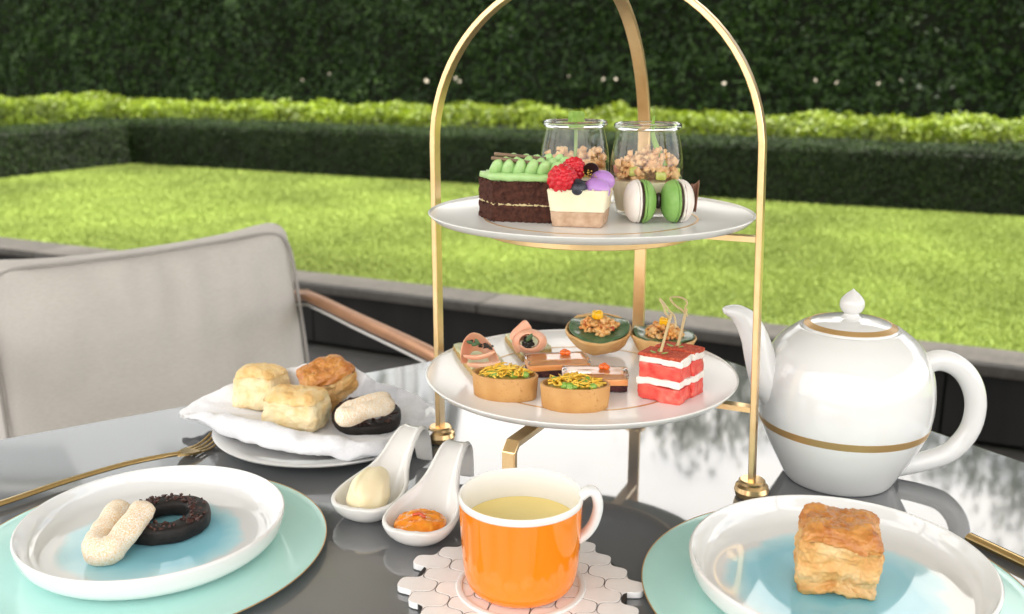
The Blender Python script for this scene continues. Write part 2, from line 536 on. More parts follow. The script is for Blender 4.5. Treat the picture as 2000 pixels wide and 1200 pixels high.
def hedge(name, label, s0, s1, k0, k1, z0, z1, dens, leaf, lmat, ragged, lumpsc, topb=1.0, jit=.9, ends=False):
    root = thing(name, label, "hedge", W((s0 + s1) / 2, (k0 + k1) / 2, z0))
    base = np.array(root.location)
    D3, N3 = np.array(d_), np.array(n_)
    Cs, Ns = [], []
    def face(n, fs, fk, fz, nv):
        Cs.append((np.array((0, 3.397, 0)) + np.outer(fs, D3) + np.outer(fk, N3) + np.outer(fz, (0, 0, 1)))); Ns.append(np.tile(nv, (n, 1)))
    n1 = int(dens * (s1 - s0) * (z1 - z0))
    u = rng.uniform
    face(n1, u(s0, s1, n1), k0 + np.abs(rng.normal(0, leaf[0] * 1.0, n1)), u(z0, z1, n1), -N3 + (0, 0, .45))
    n2 = int(dens * topb * (s1 - s0) * (k1 - k0))
    face(n2, u(s0, s1, n2), u(k0, k1, n2), z1 - np.abs(rng.normal(0, leaf[0] * .9, n2)), np.array((0, 0, 1.)) - .25 * N3)
    if ends:
        for e, sg in ((s0, -1), (s1, 1)):
            n3 = int(dens * (k1 - k0) * (z1 - z0))
            face(n3, e - sg * np.abs(rng.normal(0, leaf[0], n3)), u(k0, k1, n3), u(z0, z1, n3), D3 * sg + (0, 0, .4))
    C = np.concatenate(Cs); Nn = np.concatenate(Ns)
    lum = lump(C[:, :] , lumpsc, 3.1)[:, None] * ragged
    lum2 = lump(C[:, :], lumpsc * 3.3, 9.1)[:, None] * ragged * .5
    nn = Nn / np.linalg.norm(Nn, axis=1)[:, None]
    C = C + nn * (lum + lum2) - base
    V, F = leaves_geo(C, nn, leaf[0], leaf[1], jit)
    lv = stuff(fast("foliage", V, F, lmat, root))
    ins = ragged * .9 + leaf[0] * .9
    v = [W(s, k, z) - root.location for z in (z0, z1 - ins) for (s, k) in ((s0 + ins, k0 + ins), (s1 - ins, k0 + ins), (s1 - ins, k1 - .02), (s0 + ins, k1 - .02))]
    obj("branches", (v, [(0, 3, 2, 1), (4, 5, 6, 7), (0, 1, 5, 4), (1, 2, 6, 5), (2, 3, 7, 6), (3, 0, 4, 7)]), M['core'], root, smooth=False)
    return root
tall = hedge("tall_hedge", "tall dark green hedge rising behind the lime shrubs, out of the top of the picture", -6.4, 10.5, 4.95, 5.9, .2, 2.9, 1500, (.062, .034), M['leaf_tall'], .22, 1.9, .5)
hedge("lime_hedge", "bright lime green loose hedge between the clipped dark hedge and the tall hedge", -6.4, 9.0, 3.95, 4.65, .25, .735, 3000, (.052, .022), M['leaf_lime'], .10, 2.6, 1.2, 1.0)
hedge("clipped_hedge", "long low clipped dark green hedge along the far edge of the lawn", -6.2, 6.0, 3.27, 3.9, .235, .612, 9000, (.024, .014), M['leaf_low'], .018, 2.5, .8)
hedge("clipped_hedge", "short low dark hedge running back towards the chair at the lawn's left end", 5.35, 6.0, .9, 3.3, .235, .60, 6000, (.024, .014), M['leaf_low'], .018, 2.5, .8, ends=True)
# pale blossoms low in the tall hedge
bl = None
for k in range(24):
    s = float(rng.choice([-3.4, -2.2, -1.6, -.7, -.2, .4, 1.5, 2.1, 3.0, 4.6])) + rng.normal(0, .16); z = .95 + abs(rng.normal(0, .05)) if k < 19 else rng.uniform(1.05, 2.0)
    gs = []
    for q in range(5):
        a = q * 1.257
        gs.append(moved(blob(.016, .010, .004, 1), (.013 * math.cos(a), .013 * math.sin(a), .002), Matrix.Rotation(a, 3, 'Z')))
    if bl is None: bl = obj("blossom", join(gs), M['petal'], tall); o = bl
    else: o = bl.copy(); COL.objects.link(o); o.parent = tall
    o.location = W(s, 4.83 - rng.uniform(0, .05), z) - tall.location
    o.rotation_euler = (R(60) + rng.uniform(-.5, .5), rng.uniform(-.5, .5), rng.uniform(-1, 1)); f = rng.uniform(.4, .85); o.scale = (f, f, f)

# what the table mirrors: the pale building and two trees beyond the hedge, the terrace awning overhead
M['render'] = mat("pale_grey_render", (.60, .63, .67), (.64, .67, .70), ns=.6, rough=.8)
M['window_dark'] = mat("window_glass", (.03, .04, .05), rough=.08)
M['frame_white'] = mat("white_window_frame", (.6, .6, .6), rough=.5)
bld = thing("building", "pale grey building with rows of tall windows mirrored in the table", "building", (-2.4, 12.5, 0), R(0))
BW, BD, BH = 22.0, 26.0, 13.2
obj("wall", moved(box(BW, BD, BH), (-BW / 2, BD / 2, 0)), M['render'], bld, smooth=False)
obj("cornice", moved(box(BW + .8, BD + .8, .5), (-BW / 2, BD / 2, BH)), M['frame_white'], bld, smooth=False)
wf = wp = None
def window(x, y, z, rz):
    global wf, wp
    if wf is None:
        gs = [moved(box(.1, .12, 2.2), (sx * .6, 0, 0)) for sx in (-1, 1)] + [moved(box(1.1, .12, .1), (0, 0, zz)) for zz in (0, 2.1)]
        wf = obj("window", join(gs), M['frame_white'], bld, smooth=False); wp = obj("pane", moved(box(1.1, .05, 2.0), (0, 0, .1)), M['window_dark'], wf, smooth=False)
        f = wf
    else:
        f = wf.copy(); COL.objects.link(f); f.parent = bld; q = wp.copy(); COL.objects.link(q); q.parent = f
    f.location = (x, y, z); f.rotation_euler = (0, 0, rz)
for fl in range(1, 4):
    for i in range(9): window(.03, 1.6 + i * 2.7, fl * 3.3 - .6, R(90))
    for i in range(7): window(-1.6 - i * 2.6, -.03, fl * 3.3 - .6, 0)

def tree(loc, h, r, label, seed, n):
    t = thing("tree", label, "tree", loc, group="trees beyond the hedge")
    rs = np.random.default_rng(seed)
    obj("trunk", tube([(0, 0, -.2), (.06, .03, h * .3), (-.05, .05, h * .6), (0, 0, h * .95)], [.2, .16, .1, .04], 10), M['bark'], t)
    C = []
    for q in range(26):
        c = rs.normal(0, 1, 3); c /= np.linalg.norm(c); c = c * r * rs.uniform(.35, 1.0) * np.array((1, 1, .75)) + (0, 0, h)
        C.append(c + rs.normal(0, r * .16, (n // 26, 3)))
        if q < 7: obj("limb", tube([(0, 0, h * rs.uniform(.5, .8)), tuple((np.array((0, 0, h * .8)) + c) / 2), tuple(c)], [.07, .04, .015], 6), M['bark'], t)
    C = np.concatenate(C)
    V, F = leaves_geo(C, np.tile((0, 0, 1.), (len(C), 1)), .17, .09, 1.4)
    stuff(fast("crown", V, F, M['leaf_tree'], t))
tree((8.6, 15.5, 0), 6.6, 1.9, "leafy tree beyond the tall hedge mirrored at the table's right edge", 3, 3000)
tree((3.6, 17.0, 0), 6.3, 1.5, "slender tree beyond the tall hedge mirrored beside the teapot", 5, 1600)

M['canvas'] = leaf_mat("awning_canvas", (.52, .50, .47), (.52, .50, .47), .42, ns=1, rough=.9, spec=.1)
aw = thing("awning", "canvas awning stretched over the terrace, seen mirrored in the tabletop", "awning", W(0, 0, 0), ANG)
# local x = d_ (towards the left), local y = -n_ (towards the terrace)
obj("canopy", moved(box(5.6, 4.0, .012), (-1.6, 1.95, 2.35)), M['canvas'], aw, smooth=False)
for yy in (-.02, 3.9): obj("beam", moved(box(5.64, .07, .12), (-1.6, yy, 2.225)), M['table_under'], aw, smooth=False)
for x in (-4.3, 1.1): obj("post", moved(box(.08, .08, 2.22), (x, 3.9, 0)), M['table_under'], aw, smooth=False)

# ------------------------------------------------------------------ table
e1 = Vector((-.838, -.544, 0)).normalized(); e2 = Vector((.545, -.839, 0)).normalized()
TC = Vector((.160, 1.336, 0))
def TB(a, b, z=0): return TC + e1 * a + e2 * b + Vector((0, 0, z))
ta = math.atan2(e1.y, e1.x)
table = thing("table", "glossy dark grey glass-topped table", "table", TB(.8, .46, 0), ta)
top = bevel(obj("tabletop", moved(box(1.6, .92, .010), (0, 0, T - .010)), M['table'], table, smooth=True), .0022, 3)
obj("under_panel", moved(box(1.56, .88, .028), (0, 0, T - .039)), M['table_under'], table)
for sx in (-1, 1):
    for sy in (-1, 1):
        obj("leg", moved(box(.05, .05, T - .041), (sx * .72, sy * .39, .001)), M['table_under'], table)

# ------------------------------------------------------------------ chair
cb = Vector((-.400, 1.712, 0)); ca_ = Vector((-.778, 1.452, 0))
ex = (cb - ca_).normalized(); ey = Vector((-ex.y, ex.x, 0))      # ex along the back, ey away from the table
chair = thing("armchair", "terrace armchair with a loose light grey back cushion and copper tube arms", "armchair", (ca_ + cb) / 2, math.atan2(ex.y, ex.x))
def cushion(wd, ht, th, n=44, seed=0):
    V, F = rbox(wd, th, ht, .045, n); out = []
    for v in V:
        x, z = v.x / (wd / 2), (v.z - ht / 2) / (ht / 2)
        fx, fz = max(0, 1 - x * x), max(0, 1 - z * z)
        puff = .38 + .85 * (fx ** .40) * (fz ** .40)
        y = v.y * puff
        wr = .020 * noise.noise(Vector((x * 7, z * 1.2 + seed, seed))) * (1 - fz) ** .5 * (fx ** .3) * fz ** .25 + .0075 * noise.noise(Vector((x * 2.4 + z, z * 2.2 - x * .6, seed + 4))) + .0035 * noise.noise(Vector((x * 6, z * 5, seed + 9)))
        tuck = 1 - .035 * (1 - fz) * fx
        out.append(Vector((v.x * (1 - .02 * fz * 0 + .012 * (abs(z) ** 3)), y + (wr if v.y < 0 else -wr), ht / 2 + (v.z - ht / 2) * (tuck if z > 0 else 1) + (.012 * (abs(x) ** 3) if z > .5 else 0) + (z + 1) / 2 * (-.004 + .011 * x))))
    return out, F
tilt = Matrix.Rotation(R(-12), 3, 'X')
CH = .455
bc = obj("back_cushion", moved(cushion(.520, CH, .205), (.004, .03, .353), tilt), M['fabric'], chair, rot=(0, 0, 0))
# piping along the front edge seam
pip = []
hw, hz = .2345, CH / 2 - .006
for k in range(120):
    a = 2 * math.pi * k / 120; c, s = math.cos(a), math.sin(a)
    e = .22
    x = math.copysign(abs(c) ** e, c) * hw; z = math.copysign(abs(s) ** e, s) * hz
    fx = max(0, 1 - (x / hw) ** 2); fz = max(0, 1 - (z / hz) ** 2)
    if z > 0: z *= 1 - .03 * fx * (1 - fz)
    if z > .15: z += .010 * (abs(x) / hw) ** 3
    xx, zz_ = x * 1.085, z * .962
    fx = max(0, 1 - (xx / .26) ** 2); fz = max(0, 1 - (zz_ / (CH / 2)) ** 2)
    pip.append(tilt @ Vector((xx, -.1025 * (.38 + .85 * fx ** .40 * fz ** .40) - .0005, CH / 2 + zz_ + (zz_ / (CH / 2) + 1) / 2 * (-.004 + .011 * xx / .26))) + Vector((.004, .03, .353)))
obj("piping", tube(pip, .0034, 6, up=(0, 1, 0), closed=True), M['piping'], bc)
obj("seat_cushion", moved(rbox(.50, .50, .10, .035, 8), (0, -.25, .36)), M['fabric'], chair)
obj("seat_frame", moved(box(.56, .54, .03), (0, -.25, .325)), M['copper'], chair)
for s in (-1, 1):
    ax_ = .285 if s > 0 else .34
    pts = cr([(s * .22, .17, .652), (s * ax_, .10, .668), (s * ax_, .03, .676), (s * ax_, -.14, .676), (s * ax_, -.42, .676), (s * ax_, -.50, .66), (s * ax_, -.53, .60), (s * ax_, -.54, .30), (s * ax_, -.545, .0)], 6)
    obj("arm", tube(pts, .0115, 14), M['copper'], chair)
    obj("arm_strap", tube([(p[0], p[1], p[2] - .0185) for p in pts[:30]], .0024, 8), M['rope'], chair)
    obj("leg", tube([(s * .20, .17, .652), (s * .20, .19, .35), (s * .20, .23, 0)], .0115, 12), M['copper'], chair)
obj("back_rail", tube([(-.22, .17, .652), (0, .178, .656), (.22, .17, .652)], .0115, 12), M['copper'], chair)
for k in range(-6, 7): obj("rope_strand", tube([(k * .042, .165, .655), (k * .042, .10, .34)], .005, 6), M['rope'], chair)

# ------------------------------------------------------------------ gold tier stand
SC = P(1137, 737, ZL); SC.z = 0
SC = Vector((.0675, .8345, 0))
u_r = Vector((.909, -.417, 0)); u_b = Vector((.417, .909, 0))
RS, ZA = .1516, 1.028
stand = thing("tier_stand", "brass-gold arched two-tier cake stand on ball feet", "cake stand", SC + Vector((0, 0, T)))
def LZs(z): return z - T
rect = lambda w, t: [(-w / 2, -t / 2), (w / 2, -t / 2), (w / 2, t / 2), (-w / 2, t / 2)]
RT = .1476                                   # the right post leans in a little
SH = u_r * -.0041
def arch_pts():
    rb, zb = RS, T + .012
    up_r, up_l = [], []
    for k in range(8):
        t = k / 8; z = LZs(zb + t * (ZA - zb))
        up_r.append(u_r * (rb + (RT - .0041 - rb) * t) + Vector((0, 0, z)))
        up_l.append(-u_r * (rb + (RT + .0041 - rb) * t) + Vector((0, 0, z)))
    mid = [SH + u_r * (RT * math.cos(math.pi * k / 36)) + Vector((0, 0, LZs(ZA) + RT * math.sin(math.pi * k / 36))) for k in range(37)]
    return up_r + mid + up_l[::-1]
ap = arch_pts()
bevel(obj("arch", sweep(ap, rect(.0115, .0050), u_b), M['gold'], stand, angle=30), .0007, 2)
bp_ = [u_b * RS + Vector((0, 0, LZs(T + .012 + k * (ZA - T - .012) / 8))) for k in range(8)]
for k in range(0, 18):
    a = math.pi / 2 * k / 18
    bp_.append(u_b * (RS * math.cos(a)) + SH * (k / 18) + Vector((0, 0, LZs(ZA) + RT * math.sin(a))))
bp_.append(u_b * .004 + SH + Vector((0, 0, LZs(ZA) + RT - .0028)))
bevel(obj("rear_strap", sweep(bp_, rect(.0118, .0050), u_r), M['gold'], stand, angle=30), .0007, 2)
RF = .1505
uf = (-u_b + Vector((-.055, 0, 0))).normalized()
fp = [uf * .09 + Vector((0, 0, .0755)), uf * (RF - .006) + Vector((0, 0, .0755)), uf * RF + Vector((0, 0, .070)), uf * RF + Vector((0, 0, .012))]
fp = [fp[0], fp[0].lerp(fp[1], .5), fp[1], fp[2], fp[2].lerp(fp[3], .5), fp[3]]
side = Vector((-uf.y, uf.x, 0))
bevel(obj("front_leg", sweep(fp, rect(.0112, .0052), side), M['gold'], stand, angle=30), .0007, 2)
footp = [(0, 0), (.0105, 0), (.0135, .002), (.0148, .0065), (.0138, .0105), (.0112, .0125), (.0112, .0150), (.0098, .0162), (0, .0164)]
for u in (u_r, -u_r, u_b, uf):
    obj("foot", moved(lathe(footp, 40), u * RS), M['gold'], stand, angle=30)
for zz, who in ((ZL - T - .0090, (u_r, -u_r, u_b)), (ZU - T - .0090, (u_r, -u_r, u_b))):
    V, F = lathe([(.0880, -.004), (.0910, -.004), (.0910, .004), (.0880, .004), (.0880, -.004)], 96)
    bevel(obj("ring", moved((V, F), (0, 0, zz)), M['gold'], stand, angle=30), .0006, 2)
    for u in who:
        sd = Vector((-u.y, u.x, 0))
        obj("bar", sweep([u * .0905 + Vector((0, 0, zz)), u * .1475 + Vector((0, 0, zz))], rect(.010, .0045), sd), M['gold'], stand, angle=30)

# tier plates
def tier(z, label, cx, R0):
    t = thing("tier_plate", label, "plate", SC + Vector((cx, 0, z)), group="plates on the gold stand")
    prof = [(0, 0), (.088, 0), (.108, .0003), (.125, .0016), (.137, .0040), (R0 - .0012, .0058), (R0, .0052), (R0 - .001, .0040), (.134, -.0002), (.118, -.0036), (.10, -.0049), (.07, -.005), (0, -.005)]
    obj("plate_body", lathe(prof, 128), M['tier_porcelain'], t)
    obj("gold_line", lathe([(.0905, .00012), (.0905, .00035), (.0925, .00035), (.0925, .00012)], 128), M['gold_print'], t)
    return t
tier(ZU, "upper white tier plate carrying cake, jars and macarons", .0, .1395)
tier(ZL, "lower white tier plate carrying savoury bites and watermelon", -.0058, .1388)

# ------------------------------------------------------------------ teapot
TPY = .815
tpc = D(1637, 940, TPY); tpc.z = T
tpc.x -= .0012
tp = thing("teapot", "big white porcelain teapot with a gold band round its belly", "teapot", tpc)
prof = cr([(.0440, .0005), (.0470, .002), (.0556, .018), (.0668, .040), (.0732, .059), (.0748, .079), (.0726, .098), (.0672, .114), (.0585, .127), (.0482, .1355), (.0432, .1388)], 5)
prof = [(0, .002), (.043, .002), (.0445, 0)] + [tuple(p) for p in prof] + [(.0420, .1388), (.0410, .137), (0, .133)]
obj("pot_body", lathe(prof, 96), M['porcelain'], tp)
def rad(z):
    pr = sorted([(p[1], p[0]) for p in prof if p[1] < .141 and p[0] > .045])
    return float(np.interp(z, [a for a, _ in pr], [b for _, b in pr]))
bz = [.0515, .0525, .054, .0555, .0572, .0582]
obj("gold_band", lathe([(rad(bz[0]) - .0004, bz[0])] + [(rad(z) + .00022, z) for z in bz] + [(rad(bz[-1]) - .0004, bz[-1])], 96), M['gold_print'], tp)
lid = obj("lid", lathe([(.0400, .1350), (.0402, .1384), (.0395, .1400), (.033, .1436), (.024, .1462), (.012, .1476), (0, .1480)], 80), M['porcelain'], tp)
obj("gold_ring", lathe([(.0388, .1400), (.0389, .1408), (.0342, .1436), (.0336, .1434)], 80), M['gold_print'], lid)
fin = [tuple(p) for p in cr([(.0105, .1470), (.0072, .1495), (.0062, .1515), (.0088, .1540), (.0104, .1585), (.0096, .1635), (.0056, .1685), (.0022, .1712), (.0004, .1730)], 5)]
obj("finial", lathe([(0, .1460)] + fin + [(0, .1732)], 40), M['porcelain'], lid)
hp = [(1768, 775), (1776, 745), (1800, 716), (1838, 704), (1876, 720), (1900, 756), (1905, 800), (1890, 846), (1852, 884), (1800, 902), (1752, 912)]
hpts = [Vector(q) for q in cr([tuple(D(u, v, TPY - .004) - tpc) for u, v in hp], 6)]
nn_ = len(hpts)
hr = [(.0110 - .0020 * min(1, 8 * i / nn_)) if i < nn_ / 2 else .0090 - .0004 * (i - nn_ / 2) / (nn_ / 2) for i in range(nn_)]
hs = [(r * 1.05, r * .85) for r in hr]
obj("handle", sweep(hpts, circ(1, 18), (0, 1, 0), False, [(b, a) for a, b in [(x, y) for x, y in hs]]), M['porcelain'], tp)
sp = [(1530, 790, .0150, .019), (1500, 745, .0148, .016), (1485, 700, .0135, .0130), (1474, 660, .0118, .0112), (1460, 630, .0104, .0098), (1440, 612, .0075, .0080), (1420, 607, .0042, .0060), (1413, 609, .0022, .0035)]
spp = cr([tuple(D(u, v, TPY - .006) - tpc) + (a, b) for u, v, a, b in sp], 6)
obj("spout", sweep([p[:3] for p in spp], circ(1, 20), (0, 1, 0), False, [(p[4], p[3]) for p in spp]), M['porcelain'], tp)

# ------------------------------------------------------------------ plates and chargers
def glaze_mat(name, seed, c_deep, c_pale, r0):
    m = bpy.data.materials.new(name); m.use_nodes = True
    N, L = m.node_tree.nodes, m.node_tree.links
    b = N["Principled BSDF"]; b.inputs["Roughness"].default_value = .06; b.inputs["Coat Weight"].default_value = .4
    t = N.new("ShaderNodeTexCoord"); s = N.new("ShaderNodeSeparateXYZ"); L.new(t.outputs["Object"], s.inputs[0])
    c = N.new("ShaderNodeCombineXYZ"); L.new(s.outputs[0], c.inputs[0]); L.new(s.outputs[1], c.inputs[1])
    ln = N.new("ShaderNodeVectorMath"); ln.operation = 'LENGTH'; L.new(c.outputs[0], ln.inputs[0])
    n = N.new("ShaderNodeTexNoise"); n.noise_dimensions = '4D'; n.inputs["W"].default_value = seed; n.inputs["Scale"].default_value = 17; n.inputs["Detail"].default_value = 3; n.inputs["Distortion"].default_value = .8
    L.new(t.outputs["Object"], n.inputs["Vector"])
    ma = N.new("ShaderNodeMath"); ma.operation = 'MULTIPLY_ADD'; ma.inputs[1].default_value = .030
    L.new(n.outputs["Fac"], ma.inputs[0]); L.new(ln.outputs["Value"], ma.inputs[2])
    mr = N.new("ShaderNodeMapRange"); mr.inputs[1].default_value = 0; mr.inputs[2].default_value = .12
    L.new(ma.outputs[0], mr.inputs[0])
    r = N.new("ShaderNodeValToRGB"); e = r.color_ramp.elements
    e[0].position = 0; e[0].color = (*c_deep, 1)
    e[1].position = 1; e[1].color = (.76, .76, .75, 1)
    q = e.new((r0 - .012) / .12); q.color = (*c_deep, 1)
    q = e.new((r0 + .002) / .12); q.color = (*c_pale, 1)
    q = e.new((r0 + .009) / .12); q.color = (.76, .76, .75, 1)
    L.new(mr.outputs[0], r.inputs["Fac"])
    # under-side and outer wall stay white: only the well (low z, facing up) is glazed
    lt = N.new("ShaderNodeMath"); lt.operation = 'LESS_THAN'; lt.inputs[1].default_value = .0085; L.new(s.outputs[2], lt.inputs[0])
    x = N.new("ShaderNodeMix"); x.data_type = 'RGBA'; x.inputs[6].default_value = (.76, .76, .75, 1)
    L.new(lt.outputs[0], x.inputs[0]); L.new(r.outputs["Color"], x.inputs[7]); L.new(x.outputs[2], b.inputs["Base Color"])
    return m
def charger(loc, label):
    t = thing("charger_plate", label, "charger", loc, group="turquoise charger plates")
    r = .133
    obj("disc", lathe([(0, .0045), (.10, .0045), (.126, .0056), (r - .001, .0066), (r, .0062), (r - .002, .0045), (.10, .0005), (.09, 0), (0, 0)], 128), M['teal'], t)
    obj("gold_rim", tube([(r * math.cos(a) * .9985, r * math.sin(a) * .9985,   .0064) for a in np.linspace(0, 2 * math.pi, 128, endpoint=False)], .00045, 6, closed=True), M['gold_print'], t)
    return t
def dinner(loc, label, gm, sc=1.0):
    t = thing("dinner_plate", label, "plate", loc, group="white dinner plates on the chargers"); t.scale = (sc, sc, sc)
    prof = [tuple(p) for p in cr([(.0, .0042), (.035, .0042), (.066, .0044), (.0820, .0052), (.0895, .0080), (.0940, .0140), (.0968, .0210), (.0980, .0236), (.0994, .0234), (.1000, .0216), (.0990, .0160), (.0962, .0090), (.0900, .0035), (.0810, .0010), (.0770, .0006), (.0, .0006)], 4)]
    prof = [(max(0, r), z) for r, z in prof]; prof[0] = (0, .0042); prof[-1] = (0, .0006)
    obj("plate_body", lathe(prof, 128), gm, t)
    obj("foot_ring", lathe([(.070, .0008), (.0705, 0), (.0745, 0), (.0755, .0008)], 96), M['porcelain_warm'], t)
    return t
LP = Vector((-.2719, .6768, T))
RP = Vector((.2263, .6099, T))
charger(LP + Vector((-.004, -.004, 0)), "turquoise charger plate under the dinner plate with two cookies")
charger(RP + Vector((-.002, .000, 0)), "turquoise charger plate under the dinner plate with the golden scone")
LP = LP + Vector((0, 0, .0052)); RP = RP + Vector((0, 0, .0052))
dinner(LP, "white coupe plate with blue centre holding a horseshoe cookie and a black ring cookie", glaze_mat("blue_pool_glaze", 1.3, (.27, .62, .74), (.50, .77, .82), .076), .972)
dinner(RP, "white coupe plate with blue centre holding one golden fruit scone", glaze_mat("blue_pool_glaze_two", 4.1, (.25, .60, .73), (.46, .74, .81), .081), 1.025)

# bread plate
BP = P(640, 832, T + .010); BP.z = T
bpl = thing("bread_plate", "plain white plate under the white napkin", "plate", BP)
prof = [(0, .0035), (.06, .0035), (.075, .005), (.095, .0100), (.1085, .0140), (.1105, .0136), (.1095, .0120), (.094, .0065), (.072, .0008), (.068, 0), (0, 0)]
obj("plate_body", lathe(prof, 112), M['porcelain'], bpl)
obj("foot_ring", lathe([(.060, .0006), (.061, -.0), (.066, -.0), (.067, .0006)], 80), M['porcelain'], bpl)

# napkin -----------------------------------------------------------------
crest = [(368, 806, .018), (395, 776, .028), (450, 748, .040), (510, 731, .045), (565, 723, .050), (600, 707, .062), (640, 701, .068), (685, 712, .062), (727, 742, .047),
         (780, 758, .032), (820, 778, .022), (846, 796, .015), (826, 822, .018), (785, 846, .024), (720, 856, .024), (650, 851, .026), (580, 841, .026), (510, 824, .028), (455, 806, .030), (405, 806, .024)]
cen = P(620, 815, T + .016)
nk = thing("napkin", "white linen napkin folded into a nest around the scones on the bread plate", "napkin", (cen.x, cen.y, T + .004))
NKO = nk.location.copy()
cpts = [P(u, v, T + h + (.007 if 14 <= i <= 18 else 0)) for i, (u, v, h) in enumerate(crest)]
cpts = [Vector(q) for q in cr([tuple(p) for p in cpts], 5, closed=True)]
rows = [[] for _ in range(9)]
for i, c in enumerate(cpts):
    o_ = Vector((c.x - cen.x, c.y - cen.y, 0)); L0 = o_.length; o_.normalize()
    w1 = noise.noise(Vector((i * .33, 2.0, 0))); w2 = noise.noise(Vector((i * .21, 7.0, 3)))
    fat = (.0115 if 13 <= i // 5 <= 18 else .0072) + .003 * w1
    zb = T + .0125 + .002 * (1 + w2)
    hem = c + o_ * (.010 + .012 * abs(w2)); hem.z = min(c.z - .004, zb + .002 * w1)
    rows[0].append(Vector((hem.x - o_.x * .012, hem.y - o_.y * .012, hem.z - .0015)))
    rows[1].append(hem)
    m1 = c + o_ * fat * 1.15; m1.z = hem.z * .45 + c.z * .55 - .002
    rows[2].append(m1)
    m2 = c + o_ * fat * .75; m2.z = c.z - .0035
    rows[3].append(m2)
    rows[4].append(c)
    m3 = c - o_ * fat * .8; m3.z = c.z - .004
    rows[5].append(m3)
    m4 = c - o_ * min(fat * 1.6, L0 * .3); m4.z = c.z * .45 + (T + .018) * .55
    rows[6].append(m4)
    m5 = c - o_ * L0 * .38; m5.z = T + .0165 + .0015 * w1
    rows[7].append(m5)
    m6 = c - o_ * L0 * .85; m6.z = T + .0155
    rows[8].append(m6)
rows = [[p - NKO for p in r] for r in rows]
V, F = grid(rows, closed=True)
F.append(tuple(range(8 * len(cpts), 9 * len(cpts))))
V, F = warp((V, F), .0042, 42, 3.0, 3)
o = obj("cloth", (V, F), M['linen'], nk, angle=180); subsurf(o, 2); 
organic(o, 0, [(.022, .0032), (.007, .0018)])
# a second turned-over fold along the front
fold = cr([tuple(P(u, v, T + h)) for u, v, h in [(430, 822, .017), (500, 846, .018), (590, 866, .017), (680, 876, .0165), (760, 866, .017), (822, 846, .018)]], 8)
prof_f = [(.002, .0075), (.0065, .005), (.0075, .0), (.006, -.005), (0, -.0068), (-.006, -.005), (-.007, .001), (-.0045, .006)]
fv = sweep([Vector(p) - NKO for p in fold], prof_f, (0, 0, 1), scale=[.35 + .65 * math.sin(math.pi * min(1, max(0, i / (len(fold) - 1)))) ** .5 for i in range(len(fold))])
o = obj("turned_fold", warp(fv, .0015, 60, 5.0, 2), M['linen'], nk, angle=180); subsurf(o, 2)
tipf = cr([tuple(P(u, v, T + h)) for u, v, h in [(372, 812, .014), (410, 822, .014), (450, 828, .016)]], 6)
o = obj("corner_fold", sweep([Vector(p) - NKO for p in tipf], prof_f, (0, 0, 1), scale=[.35 + .9 * i / (len(tipf) - 1) for i in range(len(tipf))]), M['linen'], nk, angle=180); subsurf(o, 2)

# ------------------------------------------------------------------ scones and cookies
def crust_mat(name, crust, mid, crumb, ns=70):
    """baked dough: golden on the egg-washed top and lower edge, pale on the torn sides"""
    m = bpy.data.materials.new(name); m.use_nodes = True
    N, L = m.node_tree.nodes, m.node_tree.links
    b = N["Principled BSDF"]; b.inputs["Roughness"].default_value = .55; b.inputs["Subsurface Weight"].default_value = .15
    b.inputs["Subsurface Scale"].default_value = .003
    t = N.new("ShaderNodeTexCoord"); n = N.new("ShaderNodeTexNoise"); n.inputs["Scale"].default_value = ns; n.inputs["Detail"].default_value = 7
    L.new(t.outputs["Object"], n.inputs["Vector"])
    r = N.new("ShaderNodeValToRGB"); e = r.color_ramp.elements
    e[0].position = .30; e[0].color = (*crust, 1); e[1].position = .72; e[1].color = (*crumb, 1)
    q = e.new(.48); q.color = (*mid, 1)
    L.new(n.outputs["Fac"], r.inputs["Fac"]); L.new(r.outputs["Color"], b.inputs["Base Color"])
    n2 = N.new("ShaderNodeTexNoise"); n2.inputs["Scale"].default_value = 260; n2.inputs["Detail"].default_value = 8
    bp = N.new("ShaderNodeBump"); bp.inputs["Strength"].default_value = .45; bp.inputs["Distance"].default_value = .002
    L.new(t.outputs["Object"], n2.inputs["Vector"]); L.new(n2.outputs["Fac"], bp.inputs["Height"]); L.new(bp.outputs["Normal"], b.inputs["Normal"])
    return m
M['crumb_pale'] = crust_mat("pale_scone_crumb", (.74, .50, .20), (.82, .66, .38), (.85, .74, .50))
M['crust_pale'] = crust_mat("pale_scone_crust", (.66, .36, .10), (.78, .54, .23), (.83, .66, .37))
M['crumb_gold'] = crust_mat("golden_scone_crumb", (.50, .21, .045), (.66, .38, .13), (.76, .54, .28), 55)
M['crust_gold'] = crust_mat("golden_scone_crust", (.36, .11, .022), (.52, .21, .045), (.64, .34, .10), 60)
M['crust_gold'].node_tree.nodes["Principled BSDF"].inputs["Roughness"].default_value = .3
M['fruit'] = mat("candied_fruit", (.55, .24, .03), rough=.2, sss=.3)
